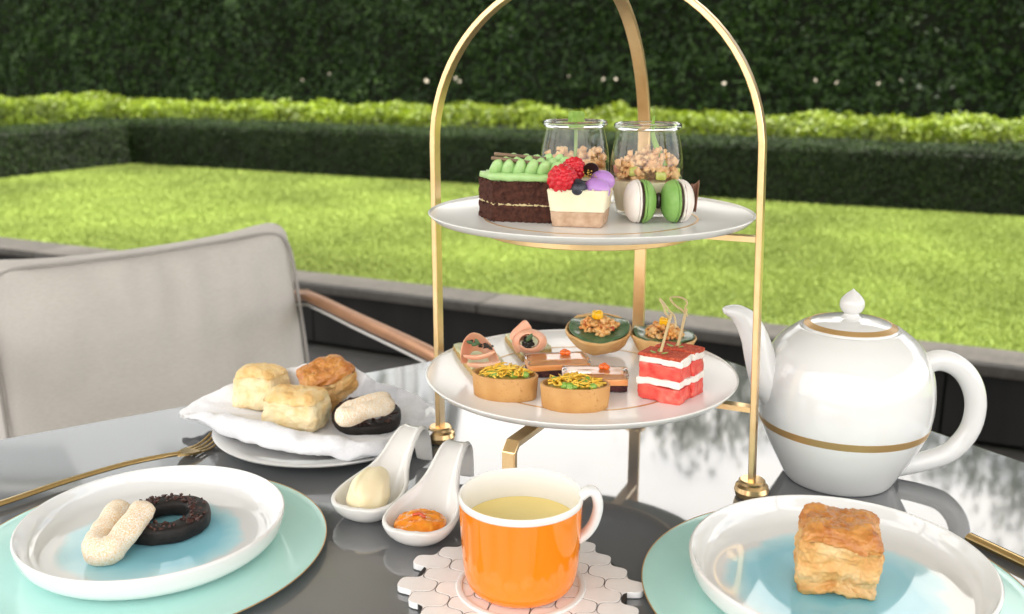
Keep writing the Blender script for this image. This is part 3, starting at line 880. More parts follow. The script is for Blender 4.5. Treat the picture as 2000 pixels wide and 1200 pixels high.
def scone(label, loc, rot, sx, sy, sz, seed, crumb, crust, rough=1.0, taper=-.10):
    t = thing("scone", label, "scone", loc, rot=rot)
    V, F = rbox(sx, sy, sz, .007, 34); out = []
    for v in V:
        z = v.z / sz
        k = 1 + taper * (z - .5) * 2 * .5
        bulge = 1 + .05 * math.sin(z * math.pi)
        p = Vector((v.x * k * bulge, v.y * k * bulge, v.z))
        side = 1 - smooth(abs(z - .5) * 2, .72, 1.0)
        o1 = Vector((v.x, v.y, 0)); o1 = o1.normalized() if o1.length > 1e-6 else o1
        cr1 = noise.noise(Vector((v.x * 40 + seed, v.y * 40, v.z * 95)))      # torn layers
        cr2 = noise.noise(Vector((v.x * 22 - seed, v.y * 26, v.z * 60 + seed)))
        dpt = -.0050 * rough * max(0, cr1 - .12) - .0065 * rough * max(0, cr2 - .20) * 1.6
        p += o1 * dpt * side
        p += noise.noise_vector(Vector(v) * 45 + Vector((seed, 0, 0))) * .0034 * rough
        p += noise.noise_vector(Vector(v) * 130 + Vector((0, seed, 0))) * .0012 * rough
        if z > .8: p.z += .0045 * noise.noise(Vector((v.x * 38 + seed, v.y * 38, 1))) * rough - .16 * (v.x * v.x + v.y * v.y) / sx * 1.2
        if v.z < 1e-6: p.z = max(p.z, 0) * .3
        p.z = max(p.z, 0)
        out.append(p)
    up = []
    body = []
    for f in F:
        c = sum((Vector(V[i]) for i in f), Vector()) / 4
        edge = .80 + .07 * noise.noise(Vector((c.x * 60 + seed, c.y * 60, 2)))
        (up if c.z / sz > edge else body).append(f)
    def sub(fs):
        ids = sorted({i for f in fs for i in f}); mp_ = {a: b for b, a in enumerate(ids)}
        return [out[i] for i in ids], [tuple(mp_[i] for i in f) for f in fs]
    for nm, fs, mm in (("crumb_body", body, crumb), ("golden_crust", up, crust)):
        vv, ff = sub(fs)
        if nm == "golden_crust": vv = [p + Vector((p.x * .012, p.y * .012, .0004)) for p in vv]
        o = obj(nm, (vv, ff), mm, t, angle=180); subsurf(o, 1); organic(o, 0, [(.006, .0026 * rough), (.0020, .0014 * rough)])
    return t
def smooth(x, a, b):
    t = max(0, min(1, (x - a) / (b - a))); return t * t * (3 - 2 * t)

b = P(1632, 1140, T + .010)
scone("golden fruit scone sitting alone on the right-hand blue-centred plate", b, (0, 0, R(-14)), .052, .046, .050, 5.0, M['crumb_gold'], M['crust_gold'], 1.25, -.04)
b = P(582, 828, T + .017)
scone("pale square scone at the front of the napkin nest", b, (R(4), R(2), R(-16)), .056, .040, .037, 8.0, M['crumb_pale'], M['crust_pale'], .8)
b = P(515, 795, T + .017)
scone("pale scone with browned edges at the back left of the napkin nest", b, (R(-4), R(-4), R(-22)), .048, .036, .043, 12.0, M['crumb_pale'], M['crust_pale'], .8)
b = P(655, 788, T + .018)
scone("rough browned scone at the back of the napkin nest", b, (R(14), R(-20), R(28)), .050, .040, .050, 27.0, M['crumb_gold'], M['crust_gold'], 1.2, .12)

M['ring'] = mat("black_cocoa_dough", (.012, .010, .0095), (.020, .016, .014), ns=120, rough=.55, spec=.3, bump=.3, bs=500)
M['nib'] = mat("cacao_nib", (.075, .022, .014), (.035, .011, .008), ns=400, rough=.42)
def sugar_mat():
    m = mat("sugared_biscuit", (.74, .50, .24), (.80, .60, .33), ns=60, rough=.8, bump=.25, bs=700, c3=(.88, .84, .78), ns3=1000, pos3=(.37, .64))
    return m
M['lady'] = sugar_mat()
def ring_cookie(label, loc, rot, r1=.0335, r0=.0170, h=.0135, nn=230, seed=1):
    t = thing("ring_cookie", label, "cookie", loc, rot=rot, group="black ring cookies")
    rm, rw = (r1 + r0) / 2, (r1 - r0) / 2
    sec = []
    for k in range(20):
        a = 2 * math.pi * k / 20; c, s = math.cos(a), math.sin(a)
        sec.append((rm + rw * math.copysign(abs(c) ** .5, c), h / 2 + h / 2 * math.copysign(abs(s) ** .5, s)))
    g_ = lathe(sec + [sec[0]], 64)
    o = obj("dough", warp(g_, .0009, 90, seed, 2), M['ring'], t, angle=180)
    random.seed(seed)
    C = []
    for k in range(nn):
        a = random.uniform(0, 6.283); rr = rm + random.uniform(-1, 1) * rw * .78
        if noise.noise(Vector((math.cos(a) * 3, math.sin(a) * 3, seed))) < -.25 and random.random() < .7: continue
        C.append((rr * math.cos(a), rr * math.sin(a), h - .0004 + random.uniform(0, .0008)))
    stuff(obj("cacao_nibs", crumbs(C, .0009, .0022, 1, .9, .7), M['nib'], t, smooth=False))
    return t
def horseshoe(label, pts, r, loc):
    t = thing("horseshoe_cookie", label, "cookie", loc, group="sugar-dusted horseshoe cookies")
    path = cr([tuple(Vector(p) - Vector(loc)) for p in pts], 8)
    rr = [r * (1 + .07 * noise.noise(Vector((i * .2, 1.3, 0)))) * (1.08 if .3 < i / len(path) < .7 else 1) for i in range(len(path))]
    o = obj("biscuit", warp(tube(path, rr, 20, round_ends=True), .0015, 75, 2.0, 3), M['lady'], t, angle=180)
    return t
zp = T + .0052 + .0042
ring_cookie("black ring cookie with cacao nibs on the left dinner plate", P(326, 1030, zp), (0, 0, 0), nn=200, seed=2)
b = P(215, 1075, zp)
horseshoe("sugar-dusted horseshoe cookie leaning on the ring cookie on the left dinner plate",
          [P(232, 997, zp + .0175), P(212, 1026, zp + .014), P(190, 1060, zp + .0108), P(192, 1078, zp + .0092), P(214, 1074, zp + .0105), P(246, 1040, zp + .0165), P(278, 1000, zp + .0225)], .0092, b)
rc = P(716, 826, T + .020)
ring_cookie("black ring cookie tucked in the napkin under the sugared horseshoe cookie", rc, (R(7), R(-4), 1.0), nn=180, seed=5)
b = P(720, 815, T + .034)
horseshoe("sugar-dusted horseshoe cookie lying on the black ring cookie in the napkin",
          [P(752, 793, T + .046), P(722, 800, T + .046), P(685, 812, T + .043), P(672, 813, T + .042), P(684, 803, T + .044), P(715, 789, T + .048), P(748, 783, T + .048)], .0088, b)

# ------------------------------------------------------------------ cutlery
fk = thing("fork", "gold table fork lying behind the left dinner plate", "fork", P(300, 905, T + .002))
FO = fk.location.copy()
hpath = [Vector(q) - FO for q in cr([tuple(P(u, v, T + h)) for u, v, h in [(-90, 1010, .004), (0, 984, .0045), (130, 940, .0055), (240, 908, .008), (310, 893, .009), (352, 886, .007)]], 6)]
nh = len(hpath)
obj("handle", sweep(hpath, circ(1, 12), (0, 0, 1), False, [(.0022, .0046 - .0022 * min(1, max(0, (i / nh - .1))) ) for i in range(nh)]), M['bronze'], fk)
tdir = (P(425, 858, T) - P(358, 890, T)); tdir.z = 0; tdir.normalize(); tside = Vector((-tdir.y, tdir.x, 0))
r0_ = P(352, 886, T + .007) - FO
obj("fork_head", sweep([r0_ - tdir * .004, r0_ + tdir * .008 + Vector((0, 0, -.002)), r0_ + tdir * .017 + Vector((0, 0, -.003))], rect(.0024, 1), (0, 0, 1), False, [(1, .006), (1, .017), (1, .0205)]), M['bronze'], fk)
for k in range(4):
    o_ = tside * ((k - 1.5) * .0058)
    a = r0_ + tdir * .016 + Vector((0, 0, -.003)) + o_
    pts = cr([tuple(a), tuple(a + tdir * .018 + Vector((0, 0, -.001))), tuple(a + tdir * .036 + Vector((0, 0, .005))), tuple(a + tdir * .047 + Vector((0, 0, .0115)))], 5)
    obj("tine", sweep([Vector(p) for p in pts], circ(1, 8), (0, 0, 1), False, [(.0011, .0017 - .0007 * i / len(pts)) for i in range(len(pts))]), M['bronze'], fk)
kn = thing("knife", "gold knife handle showing behind the right dinner plate", "knife", P(1985, 1098, T + .003))
KO = kn.location.copy()
a = P(1893, 1049, T + .004) - KO; c = P(2170, 1180, T + .005) - KO
kd = (c - a).normalized()
obj("handle", sweep([a.lerp(c, k / 8) for k in range(9)], circ(1, 14), (0, 0, 1), False, [(.0034, .0052)] * 9), M['bronze'], kn)
obj("blade", sweep([c, c + kd * .03, c + kd * .09, c + kd * .11], rect(1, 1), (0, 0, 1), False, [(.0014, .008), (.0014, .013), (.0014, .012), (.001, .003)]), M['bronze'], kn)

# ------------------------------------------------------------------ curled tasting spoons
def spoon(tip, tail, label):
    dv = tail - tip; ln = dv.length; yaw = math.atan2(dv.y, dv.x)
    t = thing("tasting_spoon", label, "spoon", tip, yaw, group="white tasting spoons")
    k = ln / .131
    st = [  # x, z of the spine, half width, edge rise
        (-.0014, .0187, .0050, .0003), (-.0004, .0140, .0110, .0048), (.0035, .0080, .0175, .0105), (.0120, .0030, .0238, .0160), (.0240, .0022, .0258, .0178), (.0360, .0040, .0245, .0176), (.0480, .0090, .0205, .0150),
        (.0600, .0172, .0148, .0105), (.0720, .0272, .0112, .0062), (.0840, .0372, .0094, .0036), (.0960, .0440, .0086, .0022), (.1070, .0456, .0082, .0016), (.1170, .0410, .0079, .0013), (.1245, .0305, .0076, .0012), (.1290, .0172, .0073, .0012), (.1315, .0045, .0068, .0010)]
    st = cr(st, 4)
    rows = []
    for (x, z, w, e) in st:
        rows.append([Vector((x * k, w * math.sin(q * math.pi / 2), z + e * (1 - math.cos(q * math.pi / 2)))) for q in np.linspace(-1, 1, 15)])
    nb = 30
    full = grid(rows)
    o = obj("spoon_body", full, M['porcelain_warm'], t, angle=180)
    solid(o, .0042, -1); subsurf(o, 1)
    return t, yaw
s1, y1 = spoon(P(693, 1030, T), P(832, 905, T), "white curled-handle tasting spoon holding butter")
s2, y2 = spoon(P(800, 1078, T), P(912, 937, T), "white curled-handle tasting spoon holding orange jam")
M['butter'] = mat("whipped_butter", (.82, .72, .47), (.86, .77, .54), ns=30, rough=.42, sss=.4, sr=.006, bump=.08, bs=200)
V, F = blob(.0245, .0165, .0152, 5, .14, 1.4, 8)
Vn = []
for v in V:
    kx = v.x / .0240
    ridge = .0007 * noise.noise(Vector((v.x * 25, v.y * 330, 1))) + .0016 * smooth(v.y, .004, .0055)
    Vn.append(Vector((v.x, v.y * (1 - .18 * kx), v.z * (1 - .12 * kx) + (ridge if v.z > 0 else 0))))
bt = thing("butter", "smooth oval scoop of pale butter in the spoon nearer the napkin", "butter", s1.location + Vector((math.cos(y1) * .028, math.sin(y1) * .028, .0195)), rot=(0, R(-24), y1 + R(4)))
obj("quenelle", (Vn, F), M['butter'], bt, angle=180)
M['jam'] = mat("apricot_jam", (.86, .23, .005), (.90, .34, .02), ns=140, rough=.03, sss=.35, sr=.006, coat=.6, ior=1.45, bump=.35, bs=260)
jm = thing("jam", "glossy orange jam heaped in the spoon beside the cup", "jam", s2.location + Vector((math.cos(y2) * .023, math.sin(y2) * .023, .0125)), y2)
V, F = blob(.0215, .0205, .0062, 5, .0, 1, 1)
V = [Vector((v.x, v.y, v.z + (.0018 * noise.noise(v * 150) + .0012 * noise.noise(v * 300 + Vector((4, 0, 0)))) * (1 if v.z > -.001 else 0))) for v in V]
obj("jam_heap", (V, F), M['jam'], jm, angle=180)
M['peel'] = mat("red_peel", (.55, .07, .01), rough=.15, sss=.2)
obj("peel_strip", tube(cr([(-.001, -.004, .0068), (.001, 0, .0078), (.000, .005, .0070)], 5), .0012, 8, round_ends=True), M['peel'], jm)

# ------------------------------------------------------------------ cup on its tiled coaster
CC = P(1017, 1140, T + .006); CC.z = T
co = thing("coaster", "white mosaic coaster of arabesque tiles with a scalloped edge under the orange cup", "coaster", CC, R(-14))
M['tile'] = mat("mother_of_pearl_tile", (.88, .88, .875), (.83, .825, .82), ns=90, rough=.12, coat=.3)
M['grout'] = mat("dark_grout", (.02, .017, .016), rough=.7)
A_, B_ = .0142, .0165
def arabesque(a, b, n=12):
    """ogee outline: each side is point-symmetric about its middle, so the tiles lock together"""
    pts = []
    cs = [(a, 0), (0, b), (-a, 0), (0, -b)]
    for q in range(4):
        p0, p1 = Vector(cs[q]), Vector(cs[(q + 1) % 4]); d = p1 - p0; nrm = Vector((d.y, -d.x)).normalized()
        sg = 1 if q % 2 == 0 else -1
        for i in range(n):
            t = i / n
            # shoulder near the top and bottom points, neck near the side points
            s = -math.sin(2 * math.pi * t) * .135
            pts.append(p0 + d * t - nrm * d.length * s * sg)
    return pts
shape = arabesque(A_, B_)
shr = [p * .966 for p in shape]
tm = None
tg = prism([(p.x, p.y) for p in shr], .0008, .0052, .0002)
bg_geo = []
for i in range(-14, 15):
    for j in range(-14, 15):
        if (i + j) % 2: continue
        x, y = i * A_, j * B_
        r = math.hypot(x, y * 1.02)
        if r > .0815 + .004 * math.sin(3 * math.atan2(y, x) + 1): continue
        if tm is None: tm = obj("tile", tg, M['tile'], co, angle=35); o = tm
        else: o = tm.copy(); COL.objects.link(o); o.parent = co
        o.location = (x, y, random.uniform(-.0001, .0001))
        bg_geo.append((x, y))
obj("grout_bed", lathe([(0, .0008), (.0745, .0008), (.0745, .0049), (0, .0049)], 96), M['grout'], co)
obj("cup_well", lathe([(.0405, .0048), (.0415, .0064), (.0435, .0068), (.0452, .0062), (.0458, .0048)], 80), M['porcelain'], co)

cup = thing("teacup", "glossy orange teacup with white handle and pale tea", "cup", CC + Vector((0, 0, .0054)))
ko = cr([(.0300, .0), (.0345, .0018), (.0382, .0070), (.0402, .0160), (.0412, .0300), (.0420, .0480), (.0427, .0650)], 5)
obj("orange_wall", lathe([(0, .0)] + [tuple(p) for p in ko] + [(.0415, .0650), (.040, .0300), (.034, .006), (0, .004)], 96), M['orange'], cup)
obj("white_rim_and_inside", lathe([(.0427, .0651), (.0430, .0672), (.0428, .0690), (.0420, .0699), (.0411, .0692), (.0405, .0650), (.0396, .0300), (.0375, .0120), (.030, .0065), (0, .006), (0, .0055), (.031, .006), (.0379, .012), (.0400, .030), (.0411, .0649), (.0427, .0651)], 96), M['porcelain_warm'], cup)
hy = CC.y - .004
hpt = cr([tuple(D(u, v, hy) - cup.location) for u, v in [(1136, 968), (1150, 959), (1163, 965), (1168, 990), (1160, 1020), (1144, 1042), (1120, 1058)]], 7)
obj("handle", sweep([Vector(p) for p in hpt], circ(1, 16), (0, 1, 0), False, [(.0052, .0036)] * len(hpt)), M['porcelain'], cup)
tea = thing("tea", "pale yellow tea filling the orange cup", "tea", cup.location + Vector((0, 0, .0480)))
obj("tea_surface", lathe([(0, 0), (.0385, 0), (.0397, .0006), (.0394, -.010), (.0385, -.025), (.0365, -.0358), (.030, -.0408), (0, -.0412)], 80), M['tea'], tea)

# ------------------------------------------------------------------ sweets on the upper plate
zu = ZU + .0002
M['choc_cake'] = mat("chocolate_sponge", (.040, .011, .006), (.085, .026, .014), ns=260, rough=.95, bump=.9, bs=700)
M['cream_layer'] = mat("pale_cream", (.62, .50, .26), rough=.6)
M['green_cream'] = mat("mint_green_cream", (.36, .58, .21), (.42, .64, .27), ns=60, rough=.33, sss=.25, sr=.004)
M['choc_stick'] = mat("chocolate_stick", (.10, .045, .025), (.30, .20, .12), ns=60, rough=.4, stretch=(.1, 1, 1))
c0 = P(962, 432, zu)
cake = thing("chocolate_cake", "dark chocolate cake slice topped with piped green cream and chocolate sticks", "cake", c0)
poly = [(0, 0), (.056, -.0150), (.068, .026), (.024, .044), (-.0125, .032)]
def inset(poly, k):
    cx = sum(p[0] for p in poly) / len(poly); cy_ = sum(p[1] for p in poly) / len(poly)
    return [(cx + (p[0] - cx) * k, cy_ + (p[1] - cy_) * k) for p in poly]
for z0, z1 in ((0, .0135), (.0150, .0335)):
    o = obj("sponge_layer", prism(poly, z0, z1), M['choc_cake'], cake, angle=180)
    organic(o, .0008, [(.0034, .0034), (.0014, .0020)])
o = obj("cream_filling", prism(inset(poly, .975), .0130, .0156), M['cream_layer'], cake); organic(o, .0009, [(.004, .0012)])
o = obj("green_topping", prism(inset(poly, .985), .0335, .0385), M['green_cream'], cake, angle=180); organic(o, .0011, [(.01, .002)])
ax = Vector((.9659, -.2588, 0)); ay = Vector((.2588, .9659, 0))
for j in range(3):
    for i in range(6 - (j == 2)):
        q = ax * (.0015 + i * .0102 + j * .0035) + ay * (.0065 + j * .0125)
        M3 = Matrix.Rotation(R(-15 + 38 + random.uniform(-10, 10)), 3, 'Z') @ Matrix.Rotation(R(34 + random.uniform(-8, 8)), 3, 'X')
        V, F = blob(.0058, .0050, .0105, 3, .08, 2, i + j * 7)
        V = [Vector((v.x * (1 - .12 * max(0, v.z) / .0096), v.y, v.z)) for v in V]
        obj("piped_petal", moved((V, F), (q.x, q.y, .0425 + .0015 * j), M3), M['green_cream'], cake, angle=180)
band = [ax * x + ay * .0008 + Vector((0, 0, .0372)) for x in np.linspace(-.001, .056, 12)] 
obj("piped_edge", warp(tube([ay * .020 - ax * .0095 + Vector((0, 0, .0372))] + band, .0034, 12, round_ends=True), .0012, 160, 2.0, 2), M['green_cream'], cake, angle=180)
C = []
for _ in range(90):
    t = random.random(); p0 = Vector(poly[4]).lerp(Vector(poly[0]), t * 3) if t < .33 else Vector(poly[0]).lerp(Vector(poly[1]), (t - .33) / .67)
    C.append((p0.x + random.uniform(-.001, .001), p0.y + random.uniform(-.0016, .0008), random.choice((random.uniform(0, .033), .0005, .0330))))
stuff(obj("sponge_crumbs", crumbs(C, .0006, .0014, 1, .9), M['choc_cake'], cake, angle=180))
for k, (a, b_) in enumerate((((960, 309), (1068, 322)), ((966, 301), (1066, 311)))):
    p0 = D(a[0], a[1], c0.y + .008 + k * .012) - c0; p1 = D(b_[0], b_[1], c0.y - .004 + k * .012) - c0
    obj("chocolate_stick", tube([p0.lerp(p1, t / 6) for t in range(7)], .0016, 10), M['choc_stick'], cake)

M['cheese'] = mat("cheesecake_cream", (.80, .71, .50), (.84, .76, .57), ns=40, rough=.5, sss=.35, sr=.005, bump=.06, bs=300)
M['biscuit'] = mat("biscuit_base", (.42, .27, .17), (.56, .39, .27), ns=160, rough=.85, bump=.5, bs=500)
cf = P(1127, 446, zu)
chz = thing("cheesecake", "small white cheesecake block on biscuit base crowned with berries", "cheesecake", cf + Vector((.004, .0225, 0)), R(-13))
def tblock(w0, w1, d0, d1, z0, z1, r=.0035):
    def rr(w, d, z):
        pts = []
        for sx, sy, a0 in ((1, 1, 0), (-1, 1, 90), (-1, -1, 180), (1, -1, 270)):
            for k in range(5):
                a = R(a0 + k * 22.5)
                pts.append(Vector((sx * (w / 2 - r) + r * math.cos(a), sy * (d / 2 - r) + r * math.sin(a), z)))
        return pts
    rows = []
    for k in range(7):
        t = k / 6; rows.append(rr(w0 + (w1 - w0) * t, d0 + (d1 - d0) * t, z0 + (z1 - z0) * t))
    V, F = grid(rows, closed=True); n = len(rows[0])
    F += [tuple(range(n))[::-1], tuple(range(6 * n, 7 * n))]
    return V, F
o = obj("biscuit_base", tblock(.0410, .0446, .037, .040, 0, .0125), M['biscuit'], chz, angle=50); organic(o, .0009, [(.003, .0009)])
o = obj("cream_block", tblock(.0444, .0494, .0398, .044, .0123, .0300), M['cheese'], chz, angle=50); organic(o, .0009, [(.006, .0007)])
C = [(random.uniform(-.023, .023), -.0205 + random.uniform(-.002, .004), .0300 + random.uniform(-.0003, .0003)) for _ in range(40)]
stuff(obj("cream_crumbs", crumbs(C, .0005, .0013, 1, .6), M['cheese'], chz, angle=180))

M['raspberry'] = mat("raspberry", (.62, .012, .025), (.52, .008, .02), ns=90, rough=.25, sss=.3, sr=.003)
M['blueberry'] = mat("blueberry", (.012, .014, .022), (.045, .05, .07), ns=120, rough=.4)
M['purple'] = mat("lilac_shell", (.42, .20, .55), (.47, .25, .60), ns=50, rough=.38, sss=.15)
M['dark_choc'] = mat("dark_chocolate", (.022, .010, .007), rough=.3)
M['goldleaf'] = mat("gold_flakes", (.75, .52, .10), rough=.35, metal=.6)
def raspberry(loc, r, label, rot):
    t = thing("raspberry", label, "raspberry", loc, rot=rot, group="raspberries on the cheesecake")
    gs = [blob(r * .93, r * .93, r * 1.08, 3)]
    k = 0
    for row in range(9):
        th = math.pi * (row + .6) / 9.4; n = max(1, int(round(13 * math.sin(th))))
        for i in range(n):
            a = 2 * math.pi * (i + .5 * (row % 2)) / n
            c = Vector((math.sin(th) * math.cos(a) * r * .86, math.sin(th) * math.sin(a) * r * .86, math.cos(th) * r * 1.05))
            gs.append(moved(blob(r * .215, r * .215, r * .215, 2), c))
    o = obj("drupelets", join(gs), M['raspberry'], t, angle=180)
    organic(o, r * .045)
    return t
yb = chz.location.y
raspberry(D(1098, 351, yb - .011), .0118, "larger red raspberry at the front of the cheesecake", (R(60), R(10), 0))
raspberry(D(1119, 333, yb + .008), .0098, "smaller raspberry behind the front one on the cheesecake", (R(30), R(30), 0))
bb = thing("blueberry", "single dark blueberry between raspberry and lilac domes", "blueberry", D(1129, 368, yb - .016), rot=(R(25), 0, 0))
obj("berry_skin", blob(.0074, .0074, .0069, 4), M['blueberry'], bb, angle=180)
obj("crown", lathe([(.0012, .0062), (.0026, .0073), (.0032, .0071), (.0024, .0060)], 14), M['blueberry'], bb)
for (u, v, dy, sx, lab) in ((1167, 369, -.012, .0108, "front lilac dome on the right of the cheesecake"), (1177, 353, .004, .0102, "rear lilac dome on the right of the cheesecake")):
    o = obj("lilac_dome", blob(sx, .0095, .0085, 4, .03, 2, sx * 900), M['purple'], None, angle=180, loc=D(u, v, yb + dy), rot=(0, R(18), 0)); tag(o, lab, "meringue", "lilac domes on the cheesecake")
cd = thing("chocolate_garnish", "dark chocolate disc with gold flecks standing on the cheesecake", "chocolate", D(1150, 341, yb + .002))
obj("disc", moved(lathe([(0, -.0007), (.0062, -.0007), (.0064, 0), (.0062, .0007), (0, .0007)], 32), (.0015, 0, .004), Matrix.Rotation(R(-62), 3, 'X')), M['dark_choc'], cd)
obj("plate", moved(box(.018, .006, .0012), (-.001, -.006, -.0055)), M['dark_choc'], cd)
C = [(random.uniform(-.006, .006), -.004 + random.uniform(-.004, .003), random.uniform(-.004, .0035)) for _ in range(26)]
stuff(obj("gold_flakes", crumbs(C, .0003, .0008, 1, .6), M['goldleaf'], cd, angle=180))

# jars
def thin_glass():
    m = bpy.data.materials.new("clear_jar_glass"); m.use_nodes = True
    N, L = m.node_tree.nodes, m.node_tree.links; out = N["Material Output"]; N.remove(N["Principled BSDF"])
    tr = N.new("ShaderNodeBsdfTransparent"); tr.inputs[0].default_value = (.99, .995, .99, 1)
    gl = N.new("ShaderNodeBsdfGlossy"); gl.inputs["Roughness"].default_value = .03; gl.inputs[0].default_value = (1, 1, 1, 1)
    ge = N.new("ShaderNodeNewGeometry"); dt = N.new("ShaderNodeVectorMath"); dt.operation = 'DOT_PRODUCT'
    L.new(ge.outputs["Incoming"], dt.inputs[0]); L.new(ge.outputs["Normal"], dt.inputs[1])
    ab = N.new("ShaderNodeMath"); ab.operation = 'ABSOLUTE'; L.new(dt.outputs["Value"], ab.inputs[0])
    om = N.new("ShaderNodeMath"); om.operation = 'SUBTRACT'; om.inputs[0].default_value = 1; L.new(ab.outputs[0], om.inputs[1])
    fr = N.new("ShaderNodeMath"); fr.operation = 'POWER'; fr.inputs[1].default_value = 4.5; L.new(om.outputs[0], fr.inputs[0])
    mr = N.new("ShaderNodeMath"); mr.operation = 'MULTIPLY_ADD'; mr.inputs[1].default_value = .6; mr.inputs[2].default_value = .045; L.new(fr.outputs[0], mr.inputs[0])
    ms = N.new("ShaderNodeMixShader"); L.new(mr.outputs[0], ms.inputs[0]); L.new(tr.outputs[0], ms.inputs[1]); L.new(gl.outputs[0], ms.inputs[2]); L.new(ms.outputs[0], out.inputs[0])
    return m
M['glass'] = thin_glass()
M['glass_rim'] = mat("jar_rim_glass", (.97, .985, .98), rough=.01, trans=1.0, ior=1.48)
M['custard'] = mat("vanilla_cream", (.86, .74, .52), (.88, .78, .58), ns=50, rough=.4, sss=.2)
M['crumble'] = mat("crumble", (.70, .37, .15), (.80, .53, .27), ns=180, rough=.85, bump=.4, bs=700)
M['fruit_pink'] = mat("rhubarb", (.62, .22, .19), (.66, .38, .22), ns=80, rough=.3, sss=.3)
M['fruit_green'] = mat("green_fruit", (.50, .52, .12), rough=.25, sss=.3)
M['mint'] = mat("mint_leaf", (.17, .32, .03), (.26, .42, .07), ns=200, rough=.5, bump=.6, bs=500)
M['stem'] = mat("herb_stem", (.20, .30, .05), rough=.5)
def jar(loc, label, seed, garnish):
    t = thing("dessert_jar", label, "jar", loc, group="glass dessert jars"); t.scale = (1.02, 1.02, 1.13)
    k = 1.0
    o_pr = [tuple(p) for p in cr([(.0215, .0008), (.0250, .0030), (.0275, .010), (.0300, .026), (.0305, .038), (.0290, .050), (.0268, .0600), (.0258, .0645)], 5)]
    obj("glass_wall", lathe([(0, .0006)] + o_pr, 80), M['glass'], t)
    rim = [(.0263 + .0022 * math.cos(a), .0675 + .0026 * math.sin(a)) for a in np.linspace(0, 2 * math.pi, 15)]
    obj("glass_rim", lathe(rim, 80), M['glass_rim'], t)
    rad_j = lambda z: float(np.interp(z, [q[1] for q in o_pr], [q[0] for q in o_pr])) - .0014
    zc = .0270
    cp = [(0, .0040)] + [(rad_j(z), z) for z in (.0042, .008, .014, .020, zc)] + [(0, zc + .001)]
    obj("vanilla_cream", lathe(cp, 64), M['custard'], t)
    random.seed(seed)
    C = []
    for _ in range(330):
        a = random.uniform(0, 6.28); z = zc + abs(random.gauss(.005, .005)); r = rad_j(z) * math.sqrt(random.uniform(0, 1)) - .003
        hill = .010 * (noise.noise(Vector((math.cos(a) * 1.4, math.sin(a) * 1.4, seed))) + .3)
        C.append((max(r, 0) * math.cos(a), max(r, 0) * math.sin(a), min(z + max(0, hill), .050)))
    stuff(obj("crumble", crumbs(C, .0013, .0036, 2, .9), M['crumble'], t, angle=180))
    for q in range(5):
        a = random.uniform(2.6, 6.6); r = rad_j(zc + .005) - .0055
        obj("fruit_chunk", moved(warp(rbox(.009, .007, .007, .002, 4), .0008, 200, q), (r * math.cos(a), r * math.sin(a), zc + random.uniform(-.001, .006))), M['fruit_pink'] if q % 2 else M['fruit_green'], t)
    if garnish == 'mint':
        obj("herb_stem", tube([(0, -.004, .034), (.0008, -.002, .05), (.001, 0, .066)], .0016, 8), M['stem'], t)
        rows = []
        for i in range(9):
            v = i / 8; z = .062 + .0155 * v; w = .0098 * (1 - .40 * v) * (1 + .16 * math.sin(i * 2.4))
            rows.append([Vector((x * w + .001, -.003 + .003 * abs(x) - .002 * v + .001 * math.sin(9 * x + i), z + .0018 * abs(x) * math.cos(i))) for x in np.linspace(-1, 1, 9)])
        o = obj("mint_leaf", grid(rows), M['mint'], t, angle=180); solid(o, .0012); subsurf(o, 1)
    else:
        pts = cr([(.0155, -.006, .036), (.0085, -.003, .050), (.0045, .002, .062), (.0060, .008, .0745)], 6)
        obj("herb_blade", sweep([Vector(p) for p in pts], circ(1, 8), (0, 1, 0), False, [(.0012, .0026 - .0018 * (i / len(pts)) ** 2) for i in range(len(pts))]), M['mint'], t)
    return t
j1 = D(1123, 250, .882); j1.z = zu
jar(j1, "left glass dessert jar with crumble and an upright mint leaf", 11, 'mint')
j2 = D(1265, 258, .846); j2.z = zu
jar(j2, "right glass dessert jar with crumble and a thin green herb blade", 23, 'blade')

# macarons
M['mac_white'] = mat("white_macaron_shell", (.80, .73, .67), (.83, .77, .71), ns=60, rough=.55, sss=.1, bump=.06, bs=400)
M['mac_green'] = mat("green_macaron_shell", (.19, .38, .08), (.25, .44, .12), ns=110, rough=.55, bump=.1, bs=500)
M['ganache'] = mat("chocolate_ganache", (.040, .018, .011), (.06, .028, .017), ns=200, rough=.45, bump=.3, bs=400)
def macaron(loc, yaw, label, left, right):
    t = thing("macaron", label, "macaron", loc, yaw, group="green and white macarons on edge")
    Rm = .0178; M3 = Matrix.Rotation(R(90), 3, 'Y')
    dome = [tuple(p) for p in cr([(0, .0116), (.006, .0112), (.0118, .0094), (.0158, .0064), (.0176, .0030), (.0172, .0018)], 5)]
    foot = [(.0168, .0016), (.0176, .0010), (.0176, .0), (.0160, -.0002), (0, -.0002)]
    for sgn, mm in ((-1, left), (1, right)):
        V, F = lathe([(max(0, r), z) for r, z in dome], 56)
        V2 = [Vector((v[0], v[1], v[2])) for v in V]
        mir = lambda W_: [Vector((sgn * (w.z + .0015), w.y, w.x + Rm)) for w in W_]
        sh = obj("shell", (mir(V2), F), mm, t, angle=180)
        Vf, Ff = lathe(foot, 56)
        Vf = [Vector(v) * (1.015 + (.07 * noise.noise(Vector(v) * 420) + .04 * noise.noise(Vector(v) * 900)) * (1 if Vector(v).xy.length > .015 else 0)) for v in Vf]
        obj("ruffled_foot", (mir(Vf), Ff), mm, sh, angle=180)
    V, F = lathe([(0, -.0018), (.0155, -.0018), (.0160, 0), (.0155, .0018), (0, .0018)], 48)
    V = [Vector((v[2], v[1], v[0] + Rm)) for v in V]
    obj("ganache", warp((V, F), .0005, 300, 1.0), M['ganache'], t)
    return t
